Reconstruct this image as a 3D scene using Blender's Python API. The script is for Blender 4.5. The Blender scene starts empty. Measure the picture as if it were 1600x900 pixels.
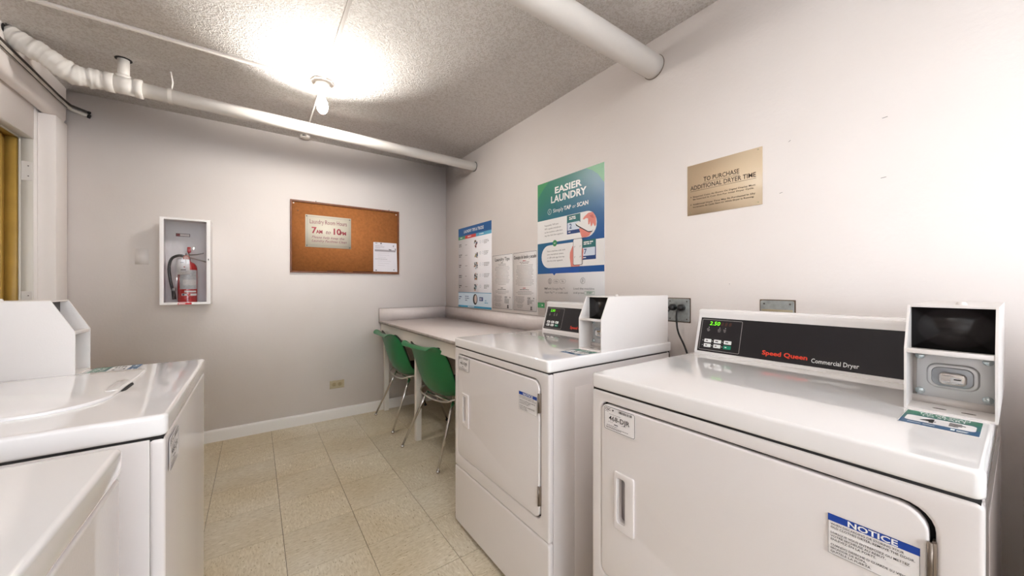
import bpy, bmesh, math, random
from mathutils import Vector, Matrix
random.seed(7)
SC = bpy.context.scene
COL = SC.collection
PI = math.pi

# ------------------------------------------------------------------ camera
YAW = math.radians(35.4)
cam_d = bpy.data.cameras.new('camera'); cam = bpy.data.objects.new('camera', cam_d); COL.objects.link(cam)
cam.location = (0, 0, 1.14); cam.rotation_euler = (PI / 2, 0, -YAW)
cam_d.sensor_width = 36; cam_d.lens = 565 / 1600 * 36; cam_d.shift_y = -2.5 / 1600
cam_d.clip_start = 0.02; cam_d.clip_end = 50
SC.camera = cam

# ------------------------------------------------------------------ world + exposure
w = bpy.data.worlds.new('world'); SC.world = w; w.use_nodes = True
w.node_tree.nodes['Background'].inputs[0].default_value = (0.86, 0.93, 1, 1)
w.node_tree.nodes['Background'].inputs[1].default_value = 6.0
SC.view_settings.view_transform = 'Standard'; SC.view_settings.look = 'None'
SC.view_settings.gamma = 1; SC.view_settings.exposure = 0.64
SC.cycles.diffuse_bounces = 10; SC.cycles.max_bounces = 14; SC.cycles.transparent_max_bounces = 12
BULB = 300.0        # radiance of the visible bulb
BULB_REAR = 112.0   # the same kind of bulb on the conduit behind the camera
FILL_TUBE = 7.0         # bare tubes of an unseen strip fixture, added at the rear for soft fill

# ------------------------------------------------------------------ helpers
def lin(c):
    if isinstance(c, str):
        c = c.lstrip('#'); c = [int(c[i:i + 2], 16) / 255 for i in (0, 2, 4)]
    return tuple(x / 12.92 if x <= .04045 else ((x + .055) / 1.055) ** 2.4 for x in c) + (1,)
MATS = {}
def mat(name, col, rough=.5, metal=0, coat=0, emis=0, bump=0, bscale=60, spec=.5, var=0, vscale=3):
    if name in MATS: return MATS[name]
    m = bpy.data.materials.new(name); m.use_nodes = True; N = m.node_tree; b = N.nodes['Principled BSDF']
    c = lin(col); b.inputs['Base Color'].default_value = c; b.inputs['Roughness'].default_value = rough
    b.inputs['Metallic'].default_value = metal; b.inputs['Coat Weight'].default_value = coat
    b.inputs['Specular IOR Level'].default_value = spec
    if emis:
        b.inputs['Emission Color'].default_value = c; b.inputs['Emission Strength'].default_value = emis
    tc = None
    if bump or var:
        tc = N.nodes.new('ShaderNodeTexCoord')
    if bump:
        n = N.nodes.new('ShaderNodeTexNoise'); n.inputs['Scale'].default_value = bscale; n.inputs['Detail'].default_value = 4
        bp = N.nodes.new('ShaderNodeBump'); bp.inputs['Strength'].default_value = bump; bp.inputs['Distance'].default_value = .004
        N.links.new(tc.outputs['Object'], n.inputs['Vector'])
        N.links.new(n.outputs['Fac'], bp.inputs['Height']); N.links.new(bp.outputs[0], b.inputs['Normal'])
    if var:
        n = N.nodes.new('ShaderNodeTexNoise'); n.inputs['Scale'].default_value = vscale; n.inputs['Detail'].default_value = 5
        N.links.new(tc.outputs['Object'], n.inputs['Vector'])
        r = N.nodes.new('ShaderNodeValToRGB')
        r.color_ramp.elements[0].position = .3; r.color_ramp.elements[1].position = .7
        r.color_ramp.elements[0].color = tuple(x * (1 - var) for x in c[:3]) + (1,)
        r.color_ramp.elements[1].color = tuple(min(1, x * (1 + var * .5)) for x in c[:3]) + (1,)
        N.links.new(n.outputs['Fac'], r.inputs[0]); N.links.new(r.outputs[0], b.inputs['Base Color'])
    MATS[name] = m; return m

def finish(bm, name, m, parent=None, loc=None, smooth=True, ang=40, wn=False):
    me = bpy.data.meshes.new(name)
    if smooth:
        for f in bm.faces: f.smooth = True
        a = math.radians(ang)
        for e in bm.edges:
            if len(e.link_faces) != 2 or e.calc_face_angle(0) > a: e.smooth = False
    bm.to_mesh(me); bm.free()
    if m: me.materials.append(m)
    o = bpy.data.objects.new(name, me); COL.objects.link(o)
    if parent: o.parent = parent
    if loc is not None: o.location = loc
    if wn:
        w_ = o.modifiers.new('wn', 'WEIGHTED_NORMAL'); w_.keep_sharp = True
    return o

def bx(bm, x0, x1, y0, y1, z0, z1, bev=0, seg=2):
    t = bmesh.new() if bev else bm
    v = [t.verts.new((x, y, z)) for x in (x0, x1) for y in (y0, y1) for z in (z0, z1)]
    F = [(0, 1, 3, 2), (4, 6, 7, 5), (0, 4, 5, 1), (2, 3, 7, 6), (0, 2, 6, 4), (1, 5, 7, 3)]
    for f in F: t.faces.new([v[i] for i in f])
    if bev:
        bmesh.ops.bevel(t, geom=t.edges[:], offset=bev, segments=seg, profile=.5, affect='EDGES')
        merge(bm, t)
    return bm
def merge(bm, t, M=None):
    if M is not None: bmesh.ops.transform(t, matrix=M, verts=t.verts)
    me = bpy.data.meshes.new('t'); t.to_mesh(me); t.free(); bm.from_mesh(me); bpy.data.meshes.remove(me)
def box(name, x0, x1, y0, y1, z0, z1, m, parent=None, bev=0, seg=2):
    bm = bx(bmesh.new(), min(x0, x1), max(x0, x1), min(y0, y1), max(y0, y1), min(z0, z1), max(z0, z1), bev, seg)
    return finish(bm, name, m, parent, wn=bool(bev))

def tube(bm, pts, r, seg=12, cap=True):
    pts = [Vector(p) for p in pts]; rs = r if isinstance(r, (list, tuple)) else [r] * len(pts)
    rings = []; up = None
    for i, p in enumerate(pts):
        d = (pts[min(i + 1, len(pts) - 1)] - pts[max(i - 1, 0)]).normalized()
        if up is None:
            up = Vector((0, 0, 1)) if abs(d.z) < .9 else Vector((1, 0, 0))
        a = d.cross(up).normalized(); b = a.cross(d).normalized(); up = b
        rings.append([bm.verts.new(p + rs[i] * (math.cos(t) * a + math.sin(t) * b)) for t in [2 * PI * k / seg for k in range(seg)]])
    for i in range(len(rings) - 1):
        for k in range(seg):
            bm.faces.new((rings[i][k], rings[i][(k + 1) % seg], rings[i + 1][(k + 1) % seg], rings[i + 1][k]))
    if cap:
        bm.faces.new(rings[0][::-1]); bm.faces.new(rings[-1])
    return bm
def lathe(bm, prof, seg=24, M=None):
    """prof: list of (r, z)"""
    t = bmesh.new(); rings = []
    for r, z in prof:
        if r < 1e-6: rings.append([t.verts.new((0, 0, z))])
        else: rings.append([t.verts.new((r * math.cos(a), r * math.sin(a), z)) for a in [2 * PI * k / seg for k in range(seg)]])
    for i in range(len(rings) - 1):
        A, B = rings[i], rings[i + 1]
        for k in range(seg):
            k2 = (k + 1) % seg
            if len(A) == 1 and len(B) == 1: continue
            if len(A) == 1: t.faces.new((A[0], B[k2], B[k]))
            elif len(B) == 1: t.faces.new((A[k], A[k2], B[0]))
            else: t.faces.new((A[k], A[k2], B[k2], B[k]))
    bmesh.ops.recalc_face_normals(t, faces=t.faces)
    merge(bm, t, M); return bm
def prism(bm, prof, y0, y1, bev=0, seg=2):
    """prof: list of (x, z) extruded along y"""
    t = bmesh.new()
    A = [t.verts.new((x, y0, z)) for x, z in prof]; B = [t.verts.new((x, y1, z)) for x, z in prof]
    n = len(prof)
    t.faces.new(A); t.faces.new(B[::-1])
    for i in range(n): t.faces.new((A[i], B[i], B[(i + 1) % n], A[(i + 1) % n]))
    bmesh.ops.recalc_face_normals(t, faces=t.faces)
    if bev: bmesh.ops.bevel(t, geom=t.edges[:], offset=bev, segments=seg, profile=.5, affect='EDGES')
    merge(bm, t); return bm
def frame_M(O, ux, uy):
    ux = Vector(ux).normalized(); uy = Vector(uy).normalized(); n = ux.cross(uy)
    return Matrix(((ux.x, uy.x, n.x, O[0]), (ux.y, uy.y, n.y, O[1]), (ux.z, uy.z, n.z, O[2]), (0, 0, 0, 1)))
def rrect(a, b, w_, h, r, seg=6):
    """rounded rectangle, a,b = lower left; r one number or four (ll, lr, ur, ul)"""
    if not isinstance(r, (tuple, list)): r = (r,) * 4
    P = []
    for (cx, cy, q, rr) in ((a + r[0], b + r[0], PI, r[0]), (a + w_ - r[1], b + r[1], 1.5 * PI, r[1]),
                            (a + w_ - r[2], b + h - r[2], 0, r[2]), (a + r[3], b + h - r[3], .5 * PI, r[3])):
        if rr < 1e-6: P.append((cx, cy)); continue
        for k in range(seg + 1):
            t = q + .5 * PI * k / seg; P.append((cx + rr * math.cos(t), cy + rr * math.sin(t)))
    return P
def circ(cx, cy, r, n=24, ry=None):
    ry = ry or r
    return [(cx + r * math.cos(2 * PI * k / n), cy + ry * math.sin(2 * PI * k / n)) for k in range(n)]
def flat2d(loops, depth=0, bev=0, z=0, brs=2):
    """filled 2D outlines (holes allowed) -> bmesh, thickness from z to z+depth"""
    cu = bpy.data.curves.new('c', 'CURVE'); cu.dimensions = '2D'; cu.fill_mode = 'BOTH'
    for L in loops:
        s = cu.splines.new('POLY'); s.points.add(len(L) - 1); s.use_cyclic_u = True
        for i, p in enumerate(L): s.points[i].co = (p[0], p[1], 0, 1)
    if depth:
        cu.extrude = max(depth / 2 - bev, 1e-5); cu.bevel_depth = bev; cu.bevel_resolution = brs; cu.offset = -bev
    o = bpy.data.objects.new('c', cu); COL.objects.link(o)
    dg = bpy.context.evaluated_depsgraph_get(); me = bpy.data.meshes.new_from_object(o.evaluated_get(dg))
    bm = bmesh.new(); bm.from_mesh(me); bpy.data.objects.remove(o); bpy.data.curves.remove(cu); bpy.data.meshes.remove(me)
    bmesh.ops.remove_doubles(bm, verts=bm.verts, dist=1e-6)
    bmesh.ops.transform(bm, matrix=Matrix.Translation((0, 0, z + depth / 2)), verts=bm.verts)
    return bm
TXT = {}
def text_mesh(s, size, align='LEFT', bold=0, shear=0, space=1):
    key = (s, align, bold, shear, space)
    if key not in TXT:
        cu = bpy.data.curves.new('t', 'FONT'); cu.body = s; cu.size = 1; cu.align_x = align; cu.resolution_u = 2
        cu.offset = bold; cu.shear = shear; cu.space_character = space
        o = bpy.data.objects.new('t', cu); COL.objects.link(o)
        dg = bpy.context.evaluated_depsgraph_get(); me = bpy.data.meshes.new_from_object(o.evaluated_get(dg))
        bpy.data.objects.remove(o); bpy.data.curves.remove(cu); TXT[key] = me
    bm = bmesh.new(); bm.from_mesh(TXT[key]); bmesh.ops.scale(bm, vec=(size, size, 1), verts=bm.verts); return bm

def root(name, label, cat, loc, rz=0, group=None):
    o = bpy.data.objects.new(name, None); COL.objects.link(o); o.empty_display_size = .05
    o.location = loc; o.rotation_euler = (0, 0, rz); tag(o, label, cat, group); return o
def tag(o, label=None, cat=None, group=None, kind=None):
    if label: o['label'] = label
    if cat: o['category'] = cat
    if group: o['group'] = group
    if kind: o['kind'] = kind
    return o
def struct(o): o['kind'] = 'structure'; return o

MERGED = {'lettering', 'small_print', 'barcode', 'focus_marks', 'display_digits', 'printed_picture', 'inside_plate'}
class Card:
    """flat print: a = right, b = down from the top left corner O, in the parent's frame"""
    def __init__(s, parent, O, ux, uy, step=.00035):
        s.p = parent; s.M = frame_M(O, ux, uy); s.acc = {}; s.step = step
    def add(s, name, m, bm, layer):
        bmesh.ops.transform(bm, matrix=s.M @ Matrix.Translation((0, 0, layer * s.step)), verts=bm.verts)
        if name not in MERGED:
            finish(bm, name, m, s.p, smooth=False); return
        k = (name, m.name)
        if k not in s.acc: s.acc[k] = (bmesh.new(), m)
        merge(s.acc[k][0], bm)
    def poly(s, name, loops, m, layer=1):
        s.add(name, m, flat2d([[(a, -b) for a, b in L] for L in loops]), layer)
    def rect(s, name, a, b, w_, h, m, layer=1, r=0):
        s.poly(name, [[(x, -y) for x, y in rrect(a, -b - h, w_, h, r)] if r else [(a, b), (a + w_, b), (a + w_, b + h), (a, b + h)]], m, layer)
    def line(s, name, a, b, w_, h, t, m, layer=1, r=0):
        o = rrect(a, -b - h, w_, h, r) if r else rrect(a, -b - h, w_, h, 0); i = rrect(a + t, -b - h + t, w_ - 2 * t, h - 2 * t, max(r - t, 0) if r else 0)
        s.poly(name, [[(x, -y) for x, y in o], [(x, -y) for x, y in i][::-1]], m, layer)
    def text(s, str_, a, b, size, m, layer=2, align='LEFT', bold=0, shear=0, width=None, name='lettering', space=1, rot=0):
        """a,b = baseline start; size = cap height (m); width squeezes the line to that width"""
        t = text_mesh(str_, size / .7, align, bold, shear, space)
        if width:
            xs = [v.co.x for v in t.verts]
            if xs:
                k = width / (max(xs) - min(xs)); bmesh.ops.scale(t, vec=(k, 1, 1), verts=t.verts)
        if rot: bmesh.ops.rotate(t, cent=(0, 0, 0), matrix=Matrix.Rotation(rot, 3, 'Z'), verts=t.verts)
        bmesh.ops.transform(t, matrix=Matrix.Translation((a, -b, 0)), verts=t.verts)
        s.add(name, m, t, layer)
    def words(s, a, b, w_, n, pitch, h, m, layer=2, center=False, name='small_print'):
        """rows of print too small to read in the photograph: broken strokes"""
        for i in range(n):
            L = w_ * random.uniform(.72, 1) if i < n - 1 else w_ * random.uniform(.4, .8)
            x = a + (w_ - L) / 2 if center else a; e = x + L
            while x < e - h:
                q = min(random.uniform(2, 7) * h, e - x)
                s.add(name, m, quad(x, -(b + i * pitch) - h, q, h), layer); x += q + h * .8
    def flush(s):
        for (name, _), (bm, m) in s.acc.items():
            o = finish(bm, name, m, s.p, smooth=False)
            if name in ('small_print', 'barcode', 'focus_marks', 'printed_picture'): o['kind'] = 'stuff'
        s.acc = {}
def quad(x, y, w_, h):
    t = bmesh.new(); t.faces.new([t.verts.new(p) for p in ((x, y, 0), (x + w_, y, 0), (x + w_, y + h, 0), (x, y + h, 0))]); return t

# ------------------------------------------------------------------ materials
def wall_mat():
    m = mat('cream wall paint', '#e3dcd4', .55, spec=.3); N = m.node_tree; b = N.nodes['Principled BSDF']
    g = N.nodes.new('ShaderNodeNewGeometry')
    n1 = N.nodes.new('ShaderNodeTexNoise'); n1.inputs['Scale'].default_value = 2.2; n1.inputs['Detail'].default_value = 6
    r = N.nodes.new('ShaderNodeValToRGB'); r.color_ramp.elements[0].position = .32; r.color_ramp.elements[1].position = .68
    r.color_ramp.elements[0].color = lin('#ebe4e0'); r.color_ramp.elements[1].color = lin('#eee8e5')
    n2 = N.nodes.new('ShaderNodeTexNoise'); n2.inputs['Scale'].default_value = 70; n2.inputs['Detail'].default_value = 5
    n3 = N.nodes.new('ShaderNodeTexNoise'); n3.inputs['Scale'].default_value = 6
    ad = N.nodes.new('ShaderNodeMath'); ad.operation = 'MULTIPLY_ADD'; ad.inputs[1].default_value = 3
    bp = N.nodes.new('ShaderNodeBump'); bp.inputs['Strength'].default_value = .25; bp.inputs['Distance'].default_value = .002
    for n in (n1, n2, n3): N.links.new(g.outputs['Position'], n.inputs['Vector'])
    N.links.new(n1.outputs['Fac'], r.inputs[0]); N.links.new(r.outputs[0], b.inputs['Base Color'])
    N.links.new(n3.outputs['Fac'], ad.inputs[0]); N.links.new(n2.outputs['Fac'], ad.inputs[2])
    N.links.new(ad.outputs[0], bp.inputs['Height']); N.links.new(bp.outputs[0], b.inputs['Normal'])
    return m
def ceiling_mat():
    m = mat('stippled ceiling plaster', '#c9c2bb', .85, spec=.2); N = m.node_tree; b = N.nodes['Principled BSDF']
    g = N.nodes.new('ShaderNodeNewGeometry')
    n1 = N.nodes.new('ShaderNodeTexNoise'); n1.inputs['Scale'].default_value = 75; n1.inputs['Detail'].default_value = 3; n1.inputs['Distortion'].default_value = 1.2
    n2 = N.nodes.new('ShaderNodeTexNoise'); n2.inputs['Scale'].default_value = 2.0; n2.inputs['Detail'].default_value = 4
    r1 = N.nodes.new('ShaderNodeValToRGB'); r1.color_ramp.elements[0].position = .38; r1.color_ramp.elements[1].position = .62
    mx = N.nodes.new('ShaderNodeMath'); mx.operation = 'MULTIPLY'
    r2 = N.nodes.new('ShaderNodeValToRGB'); r2.color_ramp.elements[0].position = .35; r2.color_ramp.elements[1].position = .6
    r2.color_ramp.elements[0].color = (.45, .45, .45, 1)
    bp = N.nodes.new('ShaderNodeBump'); bp.inputs['Strength'].default_value = .7; bp.inputs['Distance'].default_value = .006
    cr = N.nodes.new('ShaderNodeValToRGB'); cr.color_ramp.elements[0].color = lin('#e2ddd8'); cr.color_ramp.elements[1].color = lin('#f3f0ed')
    cr.color_ramp.elements[0].position = .2; cr.color_ramp.elements[1].position = .55
    for n in (n1, n2): N.links.new(g.outputs['Position'], n.inputs['Vector'])
    N.links.new(n1.outputs['Fac'], r1.inputs[0]); N.links.new(n2.outputs['Fac'], r2.inputs[0])
    N.links.new(r1.outputs[0], mx.inputs[0]); N.links.new(r2.outputs[0], mx.inputs[1])
    N.links.new(mx.outputs[0], bp.inputs['Height']); N.links.new(bp.outputs[0], b.inputs['Normal'])
    N.links.new(r1.outputs[0], cr.inputs[0]); N.links.new(cr.outputs[0], b.inputs['Base Color'])
    return m
def tile_mat(name, turn):
    """streaked vinyl tile; the streaks run along x or along y"""
    m = mat(name, '#c3b291', .42, spec=.4); N = m.node_tree; b = N.nodes['Principled BSDF']
    g = N.nodes.new('ShaderNodeNewGeometry'); oi = N.nodes.new('ShaderNodeObjectInfo')
    mp = N.nodes.new('ShaderNodeMapping'); mp.inputs['Scale'].default_value = (1, .28, 1) if turn else (.28, 1, 1)
    N.links.new(g.outputs['Position'], mp.inputs['Vector'])
    def noise(sc, det, dist=0):
        n = N.nodes.new('ShaderNodeTexNoise'); n.inputs['Scale'].default_value = sc; n.inputs['Detail'].default_value = det
        n.inputs['Distortion'].default_value = dist; N.links.new(mp.outputs[0], n.inputs['Vector']); return n
    def ramp(src, p0, c0, p1, c1):
        r = N.nodes.new('ShaderNodeValToRGB'); r.color_ramp.elements[0].position = p0; r.color_ramp.elements[1].position = p1
        r.color_ramp.elements[0].color = c0; r.color_ramp.elements[1].color = c1; N.links.new(src, r.inputs[0]); return r
    a = ramp(noise(130, 6, .5).outputs['Fac'], .35, lin('#cbc0aa'), .65, lin('#ddd5c3'))
    d = ramp(noise(210, 2, .5).outputs['Fac'], .645, (0, 0, 0, 1), .70, (1, 1, 1, 1))
    l = ramp(noise(70, 4, .4).outputs['Fac'], .62, (0, 0, 0, 1), .72, (1, 1, 1, 1))
    big = N.nodes.new('ShaderNodeTexNoise'); big.inputs['Scale'].default_value = 1.7; big.inputs['Detail'].default_value = 5
    N.links.new(g.outputs['Position'], big.inputs['Vector'])
    dirt = ramp(big.outputs['Fac'], .3, lin('#e9e0cd'), .65, (1, 1, 1, 1))
    def mix(fac, A, B, bt='MIX'):
        x = N.nodes.new('ShaderNodeMix'); x.data_type = 'RGBA'; x.blend_type = bt
        if isinstance(fac, float): x.inputs[0].default_value = fac
        else: N.links.new(fac, x.inputs[0])
        for i, v in ((6, A), (7, B)):
            if isinstance(v, tuple): x.inputs[i].default_value = v
            else: N.links.new(v, x.inputs[i])
        return x.outputs[2]
    c = mix(d.outputs[0], a.outputs[0], lin('#8f8062')); c = mix(l.outputs[0], c, lin('#e9e2d2'))
    c = mix(1.0, c, dirt.outputs[0], 'MULTIPLY')
    rr = N.nodes.new('ShaderNodeMapRange'); rr.inputs['To Min'].default_value = .93; rr.inputs['To Max'].default_value = 1.03
    N.links.new(oi.outputs['Random'], rr.inputs['Value'])
    cc = N.nodes.new('ShaderNodeCombineColor'); [N.links.new(rr.outputs[0], cc.inputs[i]) for i in range(3)]
    c = mix(1.0, c, cc.outputs[0], 'MULTIPLY'); N.links.new(c, b.inputs['Base Color'])
    return m
WALL = wall_mat(); CEIL = ceiling_mat(); TILE = [tile_mat('vinyl tile streaked across', 0), tile_mat('vinyl tile streaked along', 1)]
ENAMEL = mat('white appliance enamel', '#e4dfde', .24, coat=.4, bump=.03, bscale=220)
LIDMAT = mat('white glossy lid enamel', '#eeecec', .10, coat=1.0)
PAINTW = mat('white painted sheet metal', '#e2ddda', .4, bump=.05, bscale=300)
PIPE = mat('white pipe paint', '#e3ded8', .4, bump=.12, bscale=40)
LAM = mat('pale grey laminate', '#dcd3d0', .35, var=.04, vscale=30)
LAMEDGE = mat('worn laminate edge', '#aba19a', .5, var=.25, vscale=25)
WOODW = mat('white painted wood', '#ddd8d0', .5, bump=.1, bscale=30)
BLACK = mat('black plastic', '#141214', .35)
SEAM = mat('dark seam', '#1d1a1a', .8)
CHROME = mat('chrome', '#d5d2cf', .12, 1)
STEEL = mat('brushed steel', '#d6d8da', .38, .75, bump=.12, bscale=25)
ZINC = mat('zinc screw', '#c5d2d6', .25, 1)
GALV = mat('galvanised plate', '#aab0b0', .45, .7, var=.2, vscale=60)
WHITE = mat('white paper', '#e9e6e6', .5)
INK = mat('black ink', '#1a181a', .5)
GREYINK = mat('grey ink', '#8d8888', .5)
DGREYINK = mat('dark grey ink', '#55504f', .5)
RED = mat('red ink', '#a8202c', .5)

# ------------------------------------------------------------------ room shell
XR, YB, XL, ZC, YF = 1.604, 3.43, -1.02, 2.357, -2.3
bm = bx(bmesh.new(), XL - .3, XR + .1, YF - .1, YB + .1, -.1, -.004)
floor = struct(finish(bm, 'floor', mat('dark floor adhesive', '#3a3226', .9)))
def tile_mesh(m):
    bm = bx(bmesh.new(), -.1484, .1484, -.1484, .1484, -.004, 0, .0006, 1)
    me = bpy.data.meshes.new('tile'); bm.to_mesh(me); bm.free(); me.materials.append(m); return me
TM = [tile_mesh(TILE[0]), tile_mesh(TILE[1])]
def cut_tile(x0, x1, y0, y1, m):
    bm = bx(bmesh.new(), x0, x1, y0, y1, -.004, 0); me = bpy.data.meshes.new('tile'); bm.to_mesh(me); bm.free(); me.materials.append(m); return me
GX, GY, GP = .105, 1.664, .2985
for i in range(-4, 6):
    for j in range(-7, 7):
        x, y = GX + (i + .5) * GP, GY + (j + .5) * GP
        x0, x1, y0, y1 = max(x - .1484, XL), min(x + .1484, XR), max(y - .1484, -.6), min(y + .1484, YB)
        if x1 - x0 < .01 or y1 - y0 < .01: continue
        if x1 < -.2 and y1 < 1.5: continue
        k = (i + j) % 2
        full = x1 - x0 > .2965 and y1 - y0 > .2965
        o = bpy.data.objects.new('tile', TM[k] if full else cut_tile(x0 - x, x1 - x, y0 - y, y1 - y, TILE[k]))
        COL.objects.link(o); o.parent = floor; o.location = (x, y, 0)
bm = bmesh.new()   # the floor behind the camera, outside the frame
bx(bm, XL, XR, YF, -.602, -.004, 0); bx(bm, XL, -.5, -.602, 1.3, -.004, -.0005)
tag(finish(bm, 'tile_field', TILE[0], floor), kind='stuff')
struct(finish(bx(bmesh.new(), XL - .3, XR + .1, YF - .1, YB + .1, ZC, ZC + .1), 'ceiling', CEIL))
wall_back = struct(finish(bx(bmesh.new(), XL - .3, XR + .1, YB, YB + .1, -.05, ZC), 'wall_back', WALL))
wall_right = struct(finish(bx(bmesh.new(), XR, XR + .1, YF, YB, -.05, ZC), 'wall_right', WALL))
bm = bmesh.new(); WX0, WX1, WZ0, WZ1 = -.7, 1.3, .775, 2.125
bx(bm, XL - .3, WX0, YF - .1, YF, -.05, ZC); bx(bm, WX1, XR + .1, YF - .1, YF, -.05, ZC)
bx(bm, WX0, WX1, YF - .1, YF, -.05, WZ0); bx(bm, WX0, WX1, YF - .1, YF, WZ1, ZC)
struct(finish(bm, 'wall_front', WALL))
bm = bmesh.new()
for a in (WX0, (WX0 + WX1) / 2 - .02, WX1 - .04): bx(bm, a, a + .04, YF - .08, YF - .03, WZ0, WZ1)
for a in (WZ0, WZ1 - .04): bx(bm, WX0 + .04, WX1 - .04, YF - .08, YF - .03, a, a + .04)
struct(finish(bm, 'window_1', mat('window frame white', '#e8e6e2', .4)))
# left wall with its doorway
DY0, DY1, DZ = 2.33, 3.234, 1.975
bm = bmesh.new()
bx(bm, XL - .2, XL, YF, DY0, -.05, ZC); bx(bm, XL - .2, XL, DY1, YB, -.05, ZC); bx(bm, XL - .2, XL, DY0, DY1, DZ, ZC)
wall_left = struct(finish(bm, 'wall_left', WALL))
finish(bx(bmesh.new(), XL, -.948, YF, YB, 2.144, ZC + .04, .028, 5), 'soffit', WALL, wall_left)
finish(bx(bmesh.new(), XL, -.948, 3.27, YB, 0, 2.144, .008), 'column', WALL, wall_left)
finish(bx(bmesh.new(), -.948, XR, 3.404, YB, 2.30, 2.357, .012), 'cove_strip', WALL, wall_back) if False else None
# doorway: white metal jamb, ochre inner frame, closed tan door
OCH = mat('ochre varnished frame', '#bd9a4e', .45, var=.12, vscale=12)
door = struct(box('door_1', XL - .14, XL - .10, DY0 + .05, DY1 - .05, .005, DZ - .05, mat('tan door slab', '#a89775', .5, var=.08)))
for nm, a in (('door_frame', (DY0, DY0 + .03)), ('door_frame', (DY1 - .03, DY1))):
    pass
def ring(x0, x1, t, m, nm, inner=0):
    bm = bmesh.new(); a, b, z = DY0 + inner, DY1 - inner, DZ - inner
    bx(bm, x0, x1, a, a + t, 0, z); bx(bm, x0, x1, b - t, b, 0, z); bx(bm, x0, x1, a + t, b - t, z - t, z)
    return finish(bm, nm, m, door)
ring(XL - .045, XL - .001, .003, WOODW, 'metal_jamb')
ring(XL - .052, XL - .045, .010, WOODW, 'door_stop')
ring(XL - .10, XL - .052, .006, OCH, 'inner_jamb')
ring(XL - .15, XL - .10, .05, OCH, 'inner_frame')
for z0, z1 in ((1.735, 1.842), (1.003, 1.113)):
    h = box('hinge_mortise', XL - .043, XL - .004, DY1 - .005, DY1 - .0025, z0, z1, PAINTW, door, .001)
    for zz in (z0 + .025, z1 - .025):
        bm = lathe(bmesh.new(), [(0, 0), (.003, 0), (.003, .001), (0, .001)], 10, frame_M((XL - .018, DY1 - .0048, zz), (1, 0, 0), (0, 0, 1)))
        finish(bm, 'screw', DGREYINK, h)
knob = finish(lathe(bmesh.new(), [(0, 0), (.025, 0), (.025, .01), (.012, .015), (.012, .035), (.026, .045), (.026, .06), (.015, .07), (0, .07)], 20,
              frame_M((XL - .10, DY0 + .12, .95), (0, 1, 0), (0, 0, 1))), 'door_knob', STEEL, door)
# baseboards
BASE = mat('white baseboard paint', '#dedad5', .4)
def baseboard(nm, p0, p1, ax):
    prof = [(0, 0), (.012, 0), (.012, .07), (.010, .082), (.004, .088), (0, .088)]
    bm = prism(bmesh.new(), prof, p0, p1)
    if ax == 'back': M = Matrix(((0, 1, 0, 0), (-1, 0, 0, YB), (0, 0, 1, 0), (0, 0, 0, 1)))
    else: M = Matrix(((-1, 0, 0, XR), (0, 1, 0, 0), (0, 0, 1, 0), (0, 0, 0, 1)))
    bmesh.ops.transform(bm, matrix=M, verts=bm.verts); bmesh.ops.recalc_face_normals(bm, faces=bm.faces)
    return struct(finish(bm, nm, BASE))
baseboard('baseboard_back', -.948, XR, 'back'); baseboard('baseboard_right', YF, YB - .012, 'right')
# marks and old screw holes on the walls
for (y, z, l, a) in ((.246, 1.668, .012, .1), (.249, 1.481, .012, .1), (.493, 1.675, .008, .6), (.034, 1.017, .004, 0), (.52, 1.49, .01, .3), (.70, 1.15, .004, 0)):
    bm = bmesh.new(); c, s = math.cos(a), math.sin(a)
    bx(bm, -.0006, 0, -l / 2, l / 2, -.0008, .0008)
    bmesh.ops.transform(bm, matrix=Matrix.Translation((XR, y, z)) @ Matrix.Rotation(-a, 4, 'X'), verts=bm.verts)
    finish(bm, 'scuff_mark', GREYINK, wall_right, smooth=False)
finish(bx(bmesh.new(), -.654, -.589, YB - .0015, YB, 1.288, 1.393), 'blank_cover_plate', WALL, wall_back)

# ------------------------------------------------------------------ ceiling services
def light_fixture(x, y, z_, name, label, strength):
    t = root(name, label, 'light fixture', (x, y, ZC))
    finish(lathe(bmesh.new(), [(0, 0), (.063, 0), (.063, -.012), (.060, -.014), (0, -.014)], 8), 'ceiling_box', mat('grey beige box paint', '#cfc6be', .5), t)  # box in one even grey beige
    finish(lathe(bmesh.new(), [(0, -.014), (.040, -.014), (.040, -.030), (.050, -.036), (.050, -.044), (.034, -.050), (.022, -.056), (.022, -.078), (.018, -.080), (0, -.080)], 28),
           'lamp_holder', mat('white porcelain', '#eeeae4', .2), t)
    # spiral-free A shape frosted bulb
    prof = [(.0, -.078), (.013, -.078), (.013, -.092), (.018, -.104), (.026, -.122), (.030, -.142), (.029, -.160), (.022, -.178), (.011, -.188), (0, -.191)]
    m = bpy.data.materials.get('glowing bulb %g' % strength) or mat('glowing bulb %g' % strength, '#fffaf3', .4, emis=strength)
    finish(lathe(bmesh.new(), prof, 24), 'bulb', m, t)
    return t
light_fixture(.327, 2.405, ZC, 'ceiling_light', 'bare glowing bulb in white porcelain holder on the ceiling', BULB)
light_fixture(.327, .12, ZC, 'ceiling_light', 'second bare bulb and porcelain holder above the camera, at the near end of the conduit', BULB_REAR)
t = root('fill_strip_fixture', 'added fill light behind the camera, shaped as a hung strip fixture with two bare tubes', 'light fixture', (.3, -1.6, ZC))  # invented fixture out of view, added to make the light softer and flatter
box('housing', -.62, .62, -.03, .03, -.19, -.15, PAINTW, t, .004)
for sx in (-.5, .5): finish(tube(bmesh.new(), [(sx, 0, -.15), (sx, 0, 0)], .004, 8), 'hanger_rod', STEEL, t)
for sy in (-.05, .05):
    finish(tube(bmesh.new(), [(-.60, sy, -.205), (.60, sy, -.205)], .014, 16), 'tube', mat('added fill tube', '#f6f7ff', .5, emis=FILL_TUBE), t)
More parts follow.
